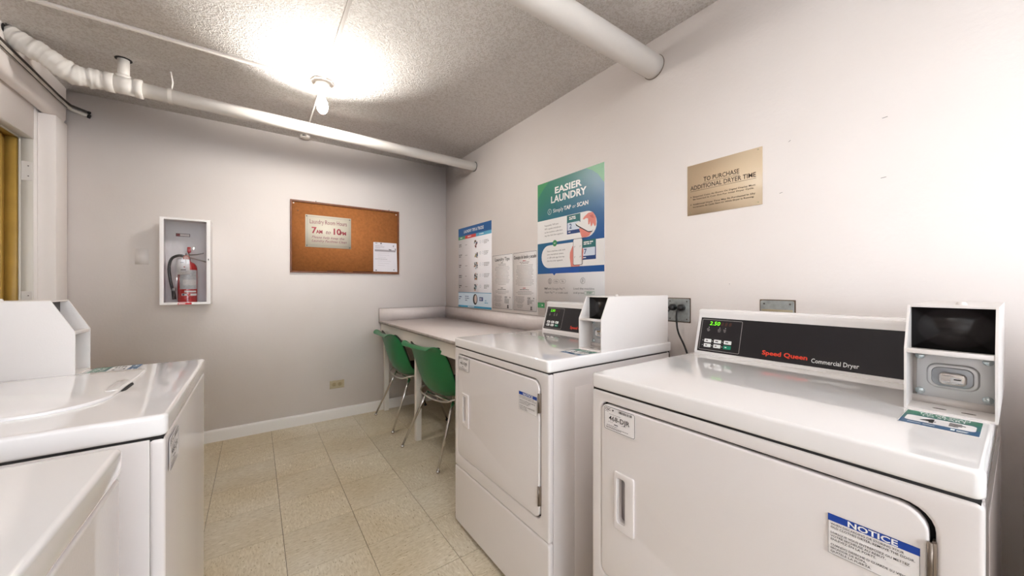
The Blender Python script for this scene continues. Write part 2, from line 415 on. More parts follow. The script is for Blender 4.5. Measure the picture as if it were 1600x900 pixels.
def raceway(name, label, x0, x1, y0, y1, h=.012):
    o = finish(bx(bmesh.new(), x0, x1, y0, y1, ZC - h, ZC, .002), name, PIPE, wn=True); tag(o, label, 'conduit'); return o
raceway('surface_conduit', 'white flat wiring conduit crossing the ceiling from left to the bulb', -.948, .27, 2.407, 2.429)
raceway('surface_conduit', 'thin white wiring conduit running from the bulb towards the camera', .320, .336, .18, 2.345)
o = raceway('surface_conduit', 'thin conduit on the ceiling from the bulb back over the pipe', .322, .332, 2.465, 3.33, .008)
t = root('ceiling_outlet_box', 'small round white box on the ceiling behind the pipe', 'ceiling box', (.33, 3.355, ZC))
finish(lathe(bmesh.new(), [(0, 0), (.036, 0), (.036, -.012), (.030, -.018), (0, -.018)], 24), 'cover', PIPE, t)
finish(bx(bmesh.new(), -.022, .006, -.038, -.034, -.012, -.004), 'knockout', SEAM, t)
# drain pipe with wrapped elbow
PA, PB = Vector((-.66, 2.787, 2.218)), Vector((XR, 2.832, 2.212))
t = root('ceiling_pipe', 'long white pipe under the ceiling along the back wall, lumpy wrapped elbow', 'pipe', (0, 2.8, 2.215))
def T(v): return Vector(v) - t.location
def band(p, d, r, w_, name='coupling', m=PIPE):
    d = d.normalized()
    bm = tube(bmesh.new(), [T(p - d * w_ / 2), T(p - d * w_ * .45), T(p + d * w_ * .45), T(p + d * w_ / 2)], [r - .003, r, r, r - .003], 28)
    return finish(bm, name, m, t)
PR = .038
finish(tube(bmesh.new(), [T(PA), T(PB)], PR, 32), 'pipe_run', PIPE, t)
d = PB - PA
band(PA + d.normalized() * .035, d, .049, .035); band(PA + d.normalized() * .145, d, .049, .03)
finish(tube(bmesh.new(), [T(PA + d.normalized() * .05), T(PA + d.normalized() * .14)], .045, 28), 'tee', PIPE, t)
sx = PA + d.normalized() * .085
finish(tube(bmesh.new(), [T(sx), T((sx.x, sx.y, ZC))], .024, 24), 'stub', PIPE, t)
finish(tube(bmesh.new(), [T(sx + Vector((0, 0, .036))), T(sx + Vector((0, 0, .052)))], .032, 24), 'stub_coupling', PIPE, t)
finish(lathe(bmesh.new(), [(.024, -.003), (.034, -.002), (.034, 0), (.024, 0)], 20, Matrix.Translation(T((sx.x, sx.y, ZC)))), 'stub_gap', SEAM, t)
# wrapped elbow: lumpy tape over a bend that runs to the left wall
bend = [PA + d.normalized() * .02, Vector((-.70, 2.783, 2.215)), Vector((-.752, 2.772, 2.212)), Vector((-.790, 2.765, 2.236)), Vector((-.835, 2.762, 2.268)), Vector((-.885, 2.762, 2.292)), Vector((-.925, 2.762, 2.318)), Vector((-.950, 2.762, 2.335))]
def spline(P, n):
    out = []
    for i in range(len(P) - 1):
        p0, p1, p2, p3 = P[max(i - 1, 0)], P[i], P[i + 1], P[min(i + 2, len(P) - 1)]
        for k in range(n):
            s = k / n
            out.append(.5 * ((2 * p1) + (p2 - p0) * s + (2 * p0 - 5 * p1 + 4 * p2 - p3) * s * s + (3 * p1 - p0 - 3 * p2 + p3) * s ** 3))
    return out + [P[-1]]
S = [T(p) for p in spline([Vector(p) for p in bend], 8)]
rs = [.044 + .006 * (((i * .13) % 1)) + .002 * math.sin(i * 2.1) - .012 * max(0, i / len(S) - .6) for i in range(len(S))]
bm = tube(bmesh.new(), S, rs, 28)
for v in bm.verts:
    h = math.sin(v.co.x * 90 + v.co.z * 50) * math.cos(v.co.y * 70) * .0025; v.co += Vector((h, h * .5, h))
finish(bm, 'wrapped_elbow', mat('white cloth tape', '#ddd8d2', .6, bump=.25, bscale=35), t, ang=70)
finish(lathe(bmesh.new(), [(0, 0), (.018, 0), (.02, .002), (0, .002)], 16, frame_M(T((-.9475, 2.722, 2.335)), (0, 1, 0), (0, 0, 1))), 'wall_hole', SEAM, t)
# strap hanger
hx = -.39
def on_pipe(x): s = (x - PA.x) / d.x; return PA + d * s
c = on_pipe(hx)
pts = [c + Vector((0, .043 * math.cos(a), .043 * math.sin(a))) for a in [PI * (.5 + 2 * k / 20) for k in range(21)]]
bm = bmesh.new()
prev = None
for p in pts:
    p = T(p); q = [bm.verts.new(p + Vector((sx_, 0, 0))) for sx_ in (-.009, .009)]
    if prev: bm.faces.new((prev[0], prev[1], q[1], q[0]))
    prev = q
bmesh.ops.solidify(bm, geom=bm.faces[:], thickness=.002)
hg = finish(bm, 'strap_hanger', PIPE, t)
finish(tube(bmesh.new(), [T(c + Vector((.004, 0, .042))), T(c + Vector((.008, .003, .08))), T((c.x, c.y, ZC))], .0045, 8), 'hanger_wire', PIPE, t)
finish(lathe(bmesh.new(), [(PR + .0005, 0), (PR + .004, 0), (PR + .004, .003), (PR + .0005, .003)], 28, frame_M(T(PB + Vector((-.0032, 0, 0))), (0, 1, 0), (0, 0, 1))), 'wall_gap', SEAM, t)
# second pipe near the camera
t = root('ceiling_pipe', 'short white pipe crossing the upper right corner into the wall', 'pipe', (1.0, 1.05, 2.222))
finish(tube(bmesh.new(), [(-1.948, 0, 0), (.604, 0, 0)], .055, 40), 'pipe_run', PIPE, t)
finish(lathe(bmesh.new(), [(.0555, 0), (.0575, 0), (.0575, .003), (.0555, .003)], 36, frame_M((.6015, 0, 0), (0, 1, 0), (0, 0, 1))), 'wall_gap', mat('brown gap', '#6a5a4c', .9), t)
# dark edged conduits along the left soffit, turning onto the back wall
DC = mat('grimy conduit', '#cbc4bb', .5, var=.15, vscale=20)
for (z, r, lab, m) in ((2.262, .007, 'upper thin dirty conduit clipped along the left soffit', mat('dark conduit', '#4a423c', .6, var=.4, vscale=15)),
                    (2.238, .010, 'lower pale conduit clipped along the left soffit', DC)):
    P = [(-.948 + r, y, z) for y in (-.6, 1, 2.2, 2.8, 3.25)] + [(-.948 + r + .004, 3.36, z), (-.93, 3.41, z - .001), (-.905, YB - r, z - .006), (-.862, YB - r, z - .02)]
    t = root('wall_conduit', lab, 'conduit', (-.94, 3.0, z))
    finish(tube(bmesh.new(), [Vector(p) - t.location for p in P], r, 10), 'conduit_run', m, t)
    finish(tube(bmesh.new(), [Vector((-.862, YB - r, z - .02)) - t.location, Vector((-.852, YB - r, z - .023)) - t.location], r + .002, 10), 'end_cap', SEAM, t)
    if r > .008:
        finish(tube(bmesh.new(), [Vector(p) - t.location + Vector((.002, 0, -r)) for p in P[:6]], .0022, 6), 'dark_line', SEAM, t)  # thin dark line along the underside of the pale conduit

# ------------------------------------------------------------------ writing blocks shared by the machines
BLUE = mat('notice blue', '#0a3fa0', .4); WINK = mat('white ink', '#eef2f2', .5)
def barcode(c, a, b, w_, h, m):
    x = a
    while x < a + w_ - .002:
        q = random.choice((.0007, .0012, .0018)); c.rect('barcode', x, b, q, h, m, 2); x += q + random.choice((.0007, .001, .0014))
def machine_label(par, y, z, num):
    """white id label on the front, top left corner at local y, z (front faces -x)"""
    p = finish(flat2d([rrect(0, -.065, .100, .065, .006)], .0006), 'id_label', WHITE, par)
    p.data.transform(frame_M((-.0030, y, z), (0, -1, 0), (0, 0, 1)))
    c = Card(p, (-.0036, y, z), (0, -1, 0), (0, 0, 1))
    c.line('border_line', .0015, .0015, .097, .062, .0012, INK, 1, .005)
    c.text('CSC', .005, .0115, .0065, INK, bold=.02); c.poly('small_emblem', [[(.0275, .0075), (.029, .006), (.0305, .0075), (.032, .006), (.0335, .0075), (.0305, .012)]], INK, 2)
    c.words(.005, .014, .02, 1, .003, .0013, GREYINK)
    barcode(c, .048, .005, .044, .0065, DGREYINK)
    c.words(.018, .0195, .06, 1, .003, .0011, GREYINK)
    c.text(num, .050, .0365, .0125, INK, align='CENTER', bold=.008, width=.066)
    c.words(.015, .0405, .025, 1, .003, .001, GREYINK); c.words(.058, .0405, .025, 1, .003, .001, GREYINK)
    c.words(.034, .0440, .035, 1, .003, .0022, INK); c.words(.010, .050, .080, 1, .003, .0013, DGREYINK)
    c.words(.008, .0545, .082, 2, .0028, .0012, DGREYINK); c.flush()
def notice(par, y, z):
    w_, h = .103, .066
    p = finish(flat2d([rrect(0, -h, w_, h, .001)], .0005), 'notice_sticker', WHITE, par)
    p.data.transform(frame_M((-.0030, y, z), (0, -1, 0), (0, 0, 1)))
    c = Card(p, (-.0035, y, z), (0, -1, 0), (0, 0, 1))
    c.rect('printed_band', 0, 0, w_, .0115, BLUE, 1); c.line('border_line', .0003, .0003, w_ - .0006, h - .0006, .0004, INK, 1)
    c.text('NOTICE', w_ * .51, .0102, .0086, WINK, align='CENTER', bold=.025, width=.056)
    L = ['WHEN DISCARDING OR STORING YOUR', 'OLD CLOTHES DRYER, REMOVE THE DOOR.', None, 'LORSQUE VOUS ENTREPOSEZ OU METTEZ', 'VOTRE SECHEUSE AU REBUT,', 'ENLEVEZ-EN LA PORTE.', None,
         'CUANDO DESECHE O GUARDE SU VIEJO', 'SECADOR DE ROPA,', 'QUITELE LA PUERTA.']
    b = .0175
    for s in L:
        if s is None: b += .0035; continue
        c.text(s, .0035, b, .0034, INK, bold=.008, width=.0027 * len(s)); b += .0054
    c.flush()
STK_G = mat('sticker green', '#2c7a62', .35); STK_B = mat('sticker blue', '#1f5580', .35); STK_T = mat('sticker teal', '#256a6c', .35)
def top_sticker(par, x, y, num, zt):
    """payment sticker on the lid, readable from the front. x = edge at the coin box, y = left edge"""
    w_, h = .093, .103
    if num != '4': w_ = .098
    p = finish(flat2d([rrect(0, -h, w_, h, .004)], .0005), 'payment_sticker', WHITE, par)
    p.data.transform(frame_M((x, y, zt), (0, -1, 0), (1, 0, 0)))
    c = Card(p, (x, y, zt + .0005), (0, -1, 0), (1, 0, 0))
    c.rect('printed_band', .001, .001, w_ - .002, h * .30, STK_G, 1); c.rect('printed_band', .001, h * .30, w_ - .002, h * .36, STK_T, 1)
    c.rect('printed_band', .001, h * .66, w_ - .002, h * .33, STK_B, 1)
    c.text('TAP OR SCAN', w_ * .52, h * .17, .011, WINK, 2, 'CENTER', bold=.02, width=w_ * .66)
    c.text('TO START', w_ * .52, h * .30, .010, WINK, 2, 'CENTER', bold=.02, width=w_ * .60)
    c.rect('white_panel', w_ * .06, h * .38, w_ * .88, h * .40, WHITE, 2, .008)
    c.text(num, w_ * .26, h * .72, h * .26, INK, 3, bold=.02, name='numeral')
    c.words(w_ * .62, h * .46, w_ * .26, 4, h * .065, h * .04, DGREYINK, 3)
    c.words(w_ * .12, h * .87, w_ * .45, 1, .01, h * .03, WINK, 2); c.rect('emblem', w_ * .66, h * .83, w_ * .05, h * .1, WINK, 2); c.words(w_ * .73, h * .86, w_ * .16, 2, h * .05, h * .03, WINK, 2)
    c.flush()

# ------------------------------------------------------------------ laundry machines (front faces local -x, y runs to the machine's left side)
LID_Z0, LID_Z1 = .854, .895
LED_G = mat('lit green digits', '#6cf01a', .5, emis=1.0); LED_R = mat('unlit brown digits', '#5e3428', .5)
SQRED = mat('orange red ink', '#e8432a', .45)
def coin_box(par, x0, y0, open_floor=True, L=.437):
    """sheet metal money box on the lid: sides x0..x0+L, width .114"""
    W_, z0, z1, zb = .114, LID_Z1, 1.101, 1.015
    side = [(0, z0), (L, z0), (L, z1), (.043, z1), (0, zb)]
    side = [(x0 + a, b) for a, b in side]; T_ = .0035
    bm = bmesh.new()
    prism(bm, side, y0, y0 + T_); prism(bm, side, y0 + W_ - T_, y0 + W_)
    bx(bm, x0 + .043, x0 + L, y0 + T_, y0 + W_ - T_, z1 - T_, z1); bx(bm, x0 + L - T_, x0 + L, y0 + T_, y0 + W_ - T_, z0, z1 - T_)
    bx(bm, x0 + .001, x0 + .075, y0 + T_, y0 + W_ - T_, z0, z0 + .004)
    hood = finish(bm, 'coin_box', PAINTW, par, smooth=False)
    def P(nm, bm, m, **k): return finish(bm, nm, m, hood, **k)
    ya, yb = y0 + T_, y0 + W_ - T_
    # front lip, crossbar
    P('crossbar', bx(bmesh.new(), x0 + .0008, x0 + .012, ya, yb, zb - .008, zb + .001, .0015), PAINTW)
    P('shelf', bx(bmesh.new(), x0 + .012, x0 + .072, ya, yb, zb - .006, zb - .003), PAINTW)
    P('dark_window', bx(bmesh.new(), x0 + .058, x0 + .062, ya, yb, zb - .003, z1 - T_), mat('smoked black window', '#0d0709', .25))
    xp = x0 + .070
    P('inner_back', bx(bmesh.new(), xp + .005, xp + .007, ya, yb, z0 + .004, zb - .004), PAINTW)
    P('bottom_rail', bx(bmesh.new(), xp - .003, xp + .004, ya, yb, z0 + .004, z0 + .018), PAINTW)
    pl = P('lock_plate', bx(bmesh.new(), xp, xp + .004, ya + .0005, yb - .006, z0 + .016, zb - .006, .001), STEEL)
    cy, cz = y0 + W_ * .5 - .001, z0 + .064
    M = frame_M((xp, cy, cz), (0, -1, 0), (0, 0, 1))
    dish = flat2d([rrect(-.034, -.025, .068, .050, .016)], .010, .004); bmesh.ops.transform(dish, matrix=M, verts=dish.verts); P('lock_housing', dish, STEEL, ang=60)
    dish = flat2d([rrect(-.027, -.019, .054, .038, .012)], .004, .0018, .010); bmesh.ops.transform(dish, matrix=M, verts=dish.verts); P('lock_housing', dish, mat('dark brushed steel', '#a3a8ae', .3, .9), ang=60)
    kn = flat2d([rrect(-.017, -.014, .036, .024, .008)], .012, .004, .012); bmesh.ops.transform(kn, matrix=M, verts=kn.verts); P('lock_face', kn, CHROME, ang=60)
    ky = flat2d([rrect(-.001, -.007, .014, .009, .002)], .002, 0, .0241); bmesh.ops.transform(ky, matrix=M, verts=ky.verts); P('keyhole', ky, STEEL)
    ky = flat2d([rrect(.003, -.0025, .009, .0018, .0005)], .001, 0, .0262); bmesh.ops.transform(ky, matrix=M, verts=ky.verts); P('keyway', ky, SEAM)
    for sy, sz in ((.044, .036), (-.043, .036), (.044, -.037), (-.043, -.037)):
        Ms = frame_M((xp, cy + sy, cz + sz), (0, -1, 0), (0, 0, 1))
        b = lathe(bmesh.new(), [(0, .0045), (.004, .0042), (.0068, .002), (.0072, 0)], 16, Ms); bx_ = flat2d([rrect(-.004, -.0006, .008, .0012, 0), ], .0005, 0, .0045)
        P('screw', b, ZINC)
    for sy in (-.022, .014):
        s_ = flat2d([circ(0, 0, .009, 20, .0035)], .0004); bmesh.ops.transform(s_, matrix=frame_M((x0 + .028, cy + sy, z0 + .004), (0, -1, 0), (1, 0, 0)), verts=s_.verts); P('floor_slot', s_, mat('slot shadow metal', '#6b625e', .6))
    bm = lathe(bmesh.new(), [(.0, .006), (.006, .006), (.008, .002), (.008, 0)], 14, Matrix.Translation((x0 + .15, y0 + .05, z1))); P('top_rivet', bm, PAINTW)
    return hood
def console(par, w_, title, x=.541):
    """backsplash control console"""
    prof = [(x, LID_Z1), (x - .002, LID_Z1 + .010), (x + .036, 1.034), (x + .034, 1.040), (x + .036, 1.050), (x + .046, 1.055), (x + .105, 1.055), (x + .140, LID_Z1)]
    con = finish(prism(bmesh.new(), prof, .012, w_ - .012), 'console', LIDMAT, par, ang=50)
    # sloped face frame: origin upper left
    O = Vector((x - .002 + .0375 * .93, w_ - .012, LID_Z1 + .010 + .129 * .93)); up = Vector((.038, 0, .129)).normalized()
    yl = w_ - .012
    def A(b): return b
    c = Card(con, O - Vector((.0006, 0, 0)), (0, -1, 0), up, .0005)
    Wd = w_ - .024
    c.rect('black_fascia', .010, 0, Wd - .020, .124, mat('black fascia', '#17151b', .3), 0)
    c.line('panel_outline', .015, .006, .135, .112, .0012, mat('outline grey', '#b9b4b4', .4), 1, .004)
    c.text('2.50', .0415, .0265, .0135, LED_G, 2, bold=.004, width=.036, name='display_digits', shear=.15)
    for k in range(3): c.text('8', .0805 + k * .013, .0265, .0125, LED_R, 2, shear=.15, name='display_digits')
    for a in (.041, .078, .097):
        c.rect('indicator', a, .034, .002, .002, WINK, 2); c.words(a - .006, .0395, .012, 3, .004, .002, GREYINK, 2, True)
    GB = mat('start button green', '#128a6c', .4)
    for r in range(2):
        for q in range(3):
            a, b = .0315 + q * .0335, .078 + r * .017
            m_ = GB if (r == 1 and q == 2) else WINK
            c.rect('button', a, b, .0245, .0125, m_, 2, .002); c.rect('indicator', a - .006, b + .005, .0022, .0022, WINK, 2)
            c.words(a + .005, b + .0045, .014, 1, .004, .0035, WINK if m_ is GB else DGREYINK, 3)
    if title:
        c.text('Speed Queen', .217, .1075, .0135, SQRED, 2, bold=.03, width=.117)
        c.text(title, .343, .1125, .0125, WINK, 2, bold=.008, width=.103)
    c.flush(); return con
def machine(kind, name, label, loc, rz=0, W_=.685, num='468-DJR', stk='4', coin=.285, D=.72, box_coin=True, dz=0):
    t = root(name, label, 'dryer' if kind == 'dryer' else 'washer', loc, rz)
    B = .020; FZ = .850
    # body sheet metal
    body = finish(bx(bmesh.new(), .022, D - .02, .0018, W_ - .0018, B, FZ, .002), 'body', ENAMEL, t, wn=True)
    # side panel with pressed crease
    for ys, ye in ((.0008, .0025), (W_ - .0025, W_ - .0008)):
        finish(bx(bmesh.new(), .12, D - .10, ys, ye, .06, FZ - .06, .001), 'side_panel', ENAMEL, t)
    for fx in (.06, D - .08):
        for fy in (.06, W_ - .06):
            finish(lathe(bmesh.new(), [(0, 0), (.018, 0), (.018, .006), (.008, .010), (.008, B + .002), (0, B + .002)], 12, Matrix.Translation((fx, fy, 0))), 'foot', BLACK, t)
    def front(nm, z0, z1, holes, par=t, r=.003):
        L = [rrect(-W_ + .001, z0, W_ - .002, z1 - z0, .009)] + holes
        b = flat2d(L, .0218, .006, 0, 3); bmesh.ops.transform(b, matrix=frame_M((.0222, 0, 0), (0, -1, 0), (0, 0, 1)), verts=b.verts)
        return finish(b, nm, ENAMEL, par, ang=60)
    if kind == 'dryer':
        yl, yr, za, zb = .653, .044, .346, .822       # door opening in local y, z
        hole = rrect(-yl, za, yl - yr, zb - za, (.022, .030, .034, .022))
        front('front_panel', .290, FZ, [hole]); front('lower_panel', B + .002, .287, [])
        finish(bx(bmesh.new(), .0185, .0215, yr - .01, yl + .01, za - .01, zb + .01), 'door_recess', SEAM, t)
        dl = rrect(-yl + .0040, za + .0040, yl - yr - .0100, zb - za - .0085, (.020, .028, .032, .020))
        # pull: recessed scoop in the door
        hy0, hy1, hz0, hz1 = .602, .540, .498, .651
        cut = rrect(-hy0 + .0105, hz0 + .020, .024, hz1 - hz0 - .036, .006)
        b = flat2d([dl, cut], .018, .004, 0, 3); bmesh.ops.transform(b, matrix=frame_M((.0165, 0, 0), (0, -1, 0), (0, 0, 1)), verts=b.verts)
        dr = finish(b, 'door', ENAMEL, t, ang=60)
        b = flat2d([rrect(-hy0, hz0, hy0 - hy1, hz1 - hz0, .006), cut], .006, .0025, 0, 3)
        bmesh.ops.transform(b, matrix=frame_M((-.0010, 0, 0), (0, -1, 0), (0, 0, 1)), verts=b.verts)
        finish(b, 'door_handle', ENAMEL, dr, ang=60)
        b = bmesh.new(); bx(b, .0150, .0165, hy1 + .012, hy0 - .008, hz0 + .016, hz1 - .012); finish(b, 'handle_scoop', mat('scoop grey', '#b9b4b2', .4), dr)
        for (z0, z1) in ((.712, .777), (.398, .463)):
            b = bmesh.new(); bx(b, -.0045, .014, yr - .0015, yr + .0035, z0, z1, .0015)
            hgm = finish(b, 'hinge', mat('hinge metal', '#9b8f84', .35, .9), t)
            b = bmesh.new()
            tube(b, [(-.005, yr + .0045, z0), (-.005, yr + .0045, z1)], .0032, 10); finish(b, 'hinge_barrel', mat('hinge barrel metal', '#7d7268', .35, .9), hgm)
        notice(t, .158 + .003 if True else 0, .762)
        machine_label(t, .637, .816, num)
    else:
        front('front_panel', B + .002, FZ, [])
        if num: machine_label(t, .637, .842 - .003, num)
    finish(bx(bmesh.new(), .0035, D - .03, .0045, W_ - .0045, FZ - .004, LID_Z0 + .003), 'seam_shade_strip', SEAM, t)  # dark strip that paints in the shade of the seam under the lid
    # lid / top
    lid = flat2d([rrect(-.003, .0, D + .003, W_, .013, 8)], LID_Z1 - LID_Z0, .007, LID_Z0, 4)
    lid = finish(lid, 'top_panel', LIDMAT, t, ang=60)
    if kind == 'washer':
        # lift-up lid with finger notch
        P = rrect(.115, .115, .44, .425, (.035, .035, .035, .11), 8)
        b = flat2d([P], .007, .004, LID_Z1 - .001, 3); ld = finish(b, 'wash_lid', LIDMAT, t, ang=60)
        b = flat2d([[(.1125, .30), (.121, .31), (.121, .375), (.1125, .392), (.108, .38), (.107, .32)]], .0012, 0, LID_Z1 + .0002); finish(b, 'finger_notch', SEAM, ld)
        b = flat2d([rrect(.118, .29, .022, .115, .008)], .003, .0013, LID_Z1 + .005, 2); finish(b, 'finger_grip', LIDMAT, ld)
    console(t, W_, 'Commercial Dryer' if kind == 'dryer' else None)
    if box_coin: coin_box(t, coin, -.003 if rz or coin > .27 else .005)
    if stk: top_sticker(t, coin - .012, W_ * 0 + .105 if coin > .27 else .105, stk, LID_Z1 + .0001)
    return t
d3 = machine('dryer', 'clothes_dryer', 'nearest white coin dryer in the right foreground with sticker numbered 4', (.785, .026, 0), coin=.285)
d2 = machine('dryer', 'clothes_dryer', 'white coin dryer standing between the counter and the nearest dryer', (.785, .895, 0), coin=.260, stk='3', num='463-DJR')
d4_added = machine('dryer', 'clothes_dryer', 'unseen white coin dryer added outside the frame to shade the side of the sticker numbered 4 dryer', (.785, -.735, 0), coin=.285, stk='5', num='471-DJR')  # extra machine out of view, added to block side light on its neighbour
wa = machine('washer', 'washing_machine', 'white coin washer on the left with lift-up lid, label on its front corner', (-.14, 1.605, 0), PI, W_=.655, coin=.26, stk='2')
wb = machine('washer', 'washing_machine', 'white washer cut off by the lower left corner of the picture', (-.168, .80, 0), PI, W_=.655, coin=.26, stk=None, num=None)

# ------------------------------------------------------------------ counter
t = root('folding_counter', 'long pale laminate folding counter with backsplash in the back right corner', 'counter', (1.28, 2.5, 0))
def cbox(nm, x0, x1, y0, y1, z0, z1, m, par=None, bev=0):
    return box(nm, x0 - 1.28, x1 - 1.28, y0 - 2.5, y1 - 2.5, z0, z1, m, par or t, bev)
CY0 = 1.605
cbox('countertop', .932, XR - .002, CY0, YB - .002, .803, .824, LAM)
cbox('front_edge', .930, .932, CY0, YB - .002, .803, .8235, LAMEDGE)
cbox('backsplash', XR - .016, XR - .002, CY0, YB - .016, .824, .936, LAM)
cbox('backsplash', .932, XR - .016, YB - .016, YB - .002, .824, .936, LAM)
cbox('backsplash_edge', XR - .018, XR - .002, CY0, YB - .016, .936, .939, LAMEDGE)
cbox('backsplash_edge', .930, XR - .018, YB - .018, YB - .002, .936, .939, LAMEDGE)
cbox('backsplash_edge', .929, .932, YB - .017, YB - .002, .824, .939, LAMEDGE)
cbox('apron', .945, .965, CY0, YB - .014, .716, .803, WOODW, bev=.001)
for y in (2.575, 3.372):
    cbox('leg', .967, 1.007, y - .0, y + .040, 0, .803, WOODW, bev=.002)
cbox('leg', .967, 1.007, 1.64, 1.68, 0, .803, WOODW, bev=.002)
cbox('wall_cleat', XR - .03, XR - .002, CY0, YB - .016, .74, .803, WOODW)

# ------------------------------------------------------------------ chairs
GREEN = mat('glossy green plastic', '#05733f', .33, coat=.15)
def chair(name, label, loc, rz):
    t = root(name, label, 'chair', loc, rz, 'green shell chairs at the counter')
    prof = [(-.264, .732), (-.256, .748), (-.242, .752), (-.230, .740), (-.216, .70), (-.200, .64), (-.184, .58), (-.166, .52), (-.142, .462), (-.105, .415), (-.050, .393), (.02, .388), (.09, .396), (.16, .410), (.205, .412), (.228, .398), (.236, .380)]
    half = [.165, .190, .202, .214, .224, .228, .228, .222, .214, .210, .210, .214, .220, .222, .215, .200, .185]
    curl = [.006, .010, .016, .030, .050, .064, .070, .075, .078, .075, .065, .052, .042, .034, .024, .012, .006]
    n = 16
    def grid(off=0, shrink=0, i0=0, i1=None):
        bm = bmesh.new(); R = []
        idx = range(i0, i1 or len(prof))
        for i in idx:
            a, b = prof[max(i - 1, 0)], prof[min(i + 1, len(prof) - 1)]
            tx, tz = b[0] - a[0], b[1] - a[1]; l = math.hypot(tx, tz); nx, nz = -tz / l, tx / l
            row = []
            for k in range(n + 1):
                s = -1 + 2 * k / n; c_ = curl[i] * abs(s) ** 2.6 + off
                row.append(bm.verts.new((prof[i][0] + nx * c_, s * (half[i] - shrink), prof[i][1] + nz * c_)))
            R.append(row)
        for i in range(len(R) - 1):
            for k in range(n): bm.faces.new((R[i][k], R[i][k + 1], R[i + 1][k + 1], R[i + 1][k]))
        return bm
    o = finish(grid(), 'shell', GREEN, t, ang=180)
    s = o.modifiers.new('s', 'SOLIDIFY'); s.thickness = .008; s.offset = 0
    s = o.modifiers.new('u', 'SUBSURF'); s.levels = 1; s.render_levels = 2
    for nm, a, b in (('back_pad', 3, 9), ('seat_pad', 9, 15)):
        o = finish(grid(.014, .018, a, b), nm, mat('black vinyl pad', '#17120f', .45), t, ang=180)
        s = o.modifiers.new('s', 'SOLIDIFY'); s.thickness = .016; s.offset = 0
        s = o.modifiers.new('u', 'SUBSURF'); s.levels = 1; s.render_levels = 2
    # pale seat rail following the lower rear edge of the shell
    RAIL = mat('pale seat rail', '#c9c4bd', .3, .6)
    P = [Vector((.17, .205, .402)), Vector((.05, .216, .412)), Vector((-.07, .212, .425)), Vector((-.125, .170, .408)), Vector((-.132, .08, .396)), Vector((-.134, 0, .392))]
    P = P + [Vector((p.x, -p.y, p.z)) for p in P[-2::-1]]
    P = [Vector((p.x, p.y, p.z - .012)) for p in P]
    finish(tube(bmesh.new(), spline(P, 6), .006, 8), 'seat_rail', RAIL, t)
    for sx_ in (-1, 1):
        for sy in (-1, 1):
            top = Vector((-.07 if sx_ < 0 else .11, .165 * sy if sx_ < 0 else .12 * sy, .388)); bot = Vector((.229 * sx_, .240 * sy, .016))
            lg = finish(tube(bmesh.new(), [top, top.lerp(bot, .3), bot], [.0095, .0095, .0075], 12), 'leg', CHROME, t)
            finish(lathe(bmesh.new(), [(0, 0), (.010, .001), (.013, .006), (.013, .012), (.009, .019), (0, .021)], 14, Matrix.Translation((bot.x, bot.y, 0))), 'glide', CHROME if sx_ < 0 else BLACK, lg)
    finish(tube(bmesh.new(), [(.11, -.14, .383), (.11, .14, .383)], .008, 8), 'cross_tube', CHROME, t)
    finish(tube(bmesh.new(), [(-.07, -.175, .378), (-.07, .175, .378)], .008, 8), 'cross_tube', CHROME, t)
    return t
chair('shell_chair', 'green plastic shell chair at the far end of the counter, nearest the back wall', (1.10, 3.062, 0), 0)
chair('shell_chair', 'green plastic shell chair tucked at the counter just behind the second dryer', (1.107, 2.325, 0), math.radians(7))

# ------------------------------------------------------------------ wall pieces
# fire extinguisher cabinet
X0, X1, Z0, Z1, YC = -.507, -.253, 1.018, 1.597, 3.25
t = root('extinguisher_cabinet', 'white glass-fronted fire extinguisher cabinet on the back wall', 'cabinet', (X0, YB, Z0))
CW, CH, CD = X1 - X0, Z1 - Z0, YB - YC
bm = bmesh.new()
bx(bm, 0, .003, -CD + .004, 0, 0, CH); bx(bm, CW - .003, CW, -CD + .004, 0, 0, CH); bx(bm, .003, CW - .003, -CD + .004, 0, 0, .003); bx(bm, .003, CW - .003, -CD + .004, 0, CH - .003, CH)
bx(bm, .003, CW - .003, -.003, 0, .003, CH - .003)
finish(bm, 'case', mat('cabinet white', '#e6e3e2', .4), t, smooth=False)
b = flat2d([rrect(-.001, 0, CW + .002, CH, .001), rrect(.020, .016, CW - .040, CH - .030, .001)], .006, .001)
bmesh.ops.transform(b, matrix=frame_M((0, -CD + .004, 0), (1, 0, 0), (0, 0, 1)), verts=b.verts)
fr = finish(b, 'door', mat('cabinet door white', '#f0edec', .35), t)
GL = bpy.data.materials.new('cabinet glass'); GL.use_nodes = True; N = GL.node_tree; N.nodes.clear()
a_, b_, c_, o_ = [N.nodes.new('ShaderNode' + k) for k in ('BsdfTransparent', 'BsdfGlossy', 'MixShader', 'OutputMaterial')]
fz = N.nodes.new('ShaderNodeValue'); fz.outputs[0].default_value = .05; b_.inputs['Roughness'].default_value = .03; a_.inputs[0].default_value = (.95, .95, .96, 1)
N.links.new(fz.outputs[0], c_.inputs[0]); N.links.new(a_.outputs[0], c_.inputs[1]); N.links.new(b_.outputs[0], c_.inputs[2]); N.links.new(c_.outputs[0], o_.inputs[0])
box('glass_pane', .018, CW - .018, -CD + .004, -CD + .006, .014, CH - .012, GL, fr)
box('catch', CW - .011, CW - .007, -CD - .004, -CD - .002, CH * .52, CH * .54, SEAM, fr)
c = Card(fr, (.088, -CD - .0025, .0125), (1, 0, 0), (0, 0, 1))
c.rect('red_decal', 0, 0, .070, .012, mat('decal red', '#c8202a', .4), 0); c.words(.004, .004, .062, 1, .01, .005, WINK, 1); c.flush()
c = Card(t, (.055, -.0035, .495), (1, 0, 0), (0, 0, 1))
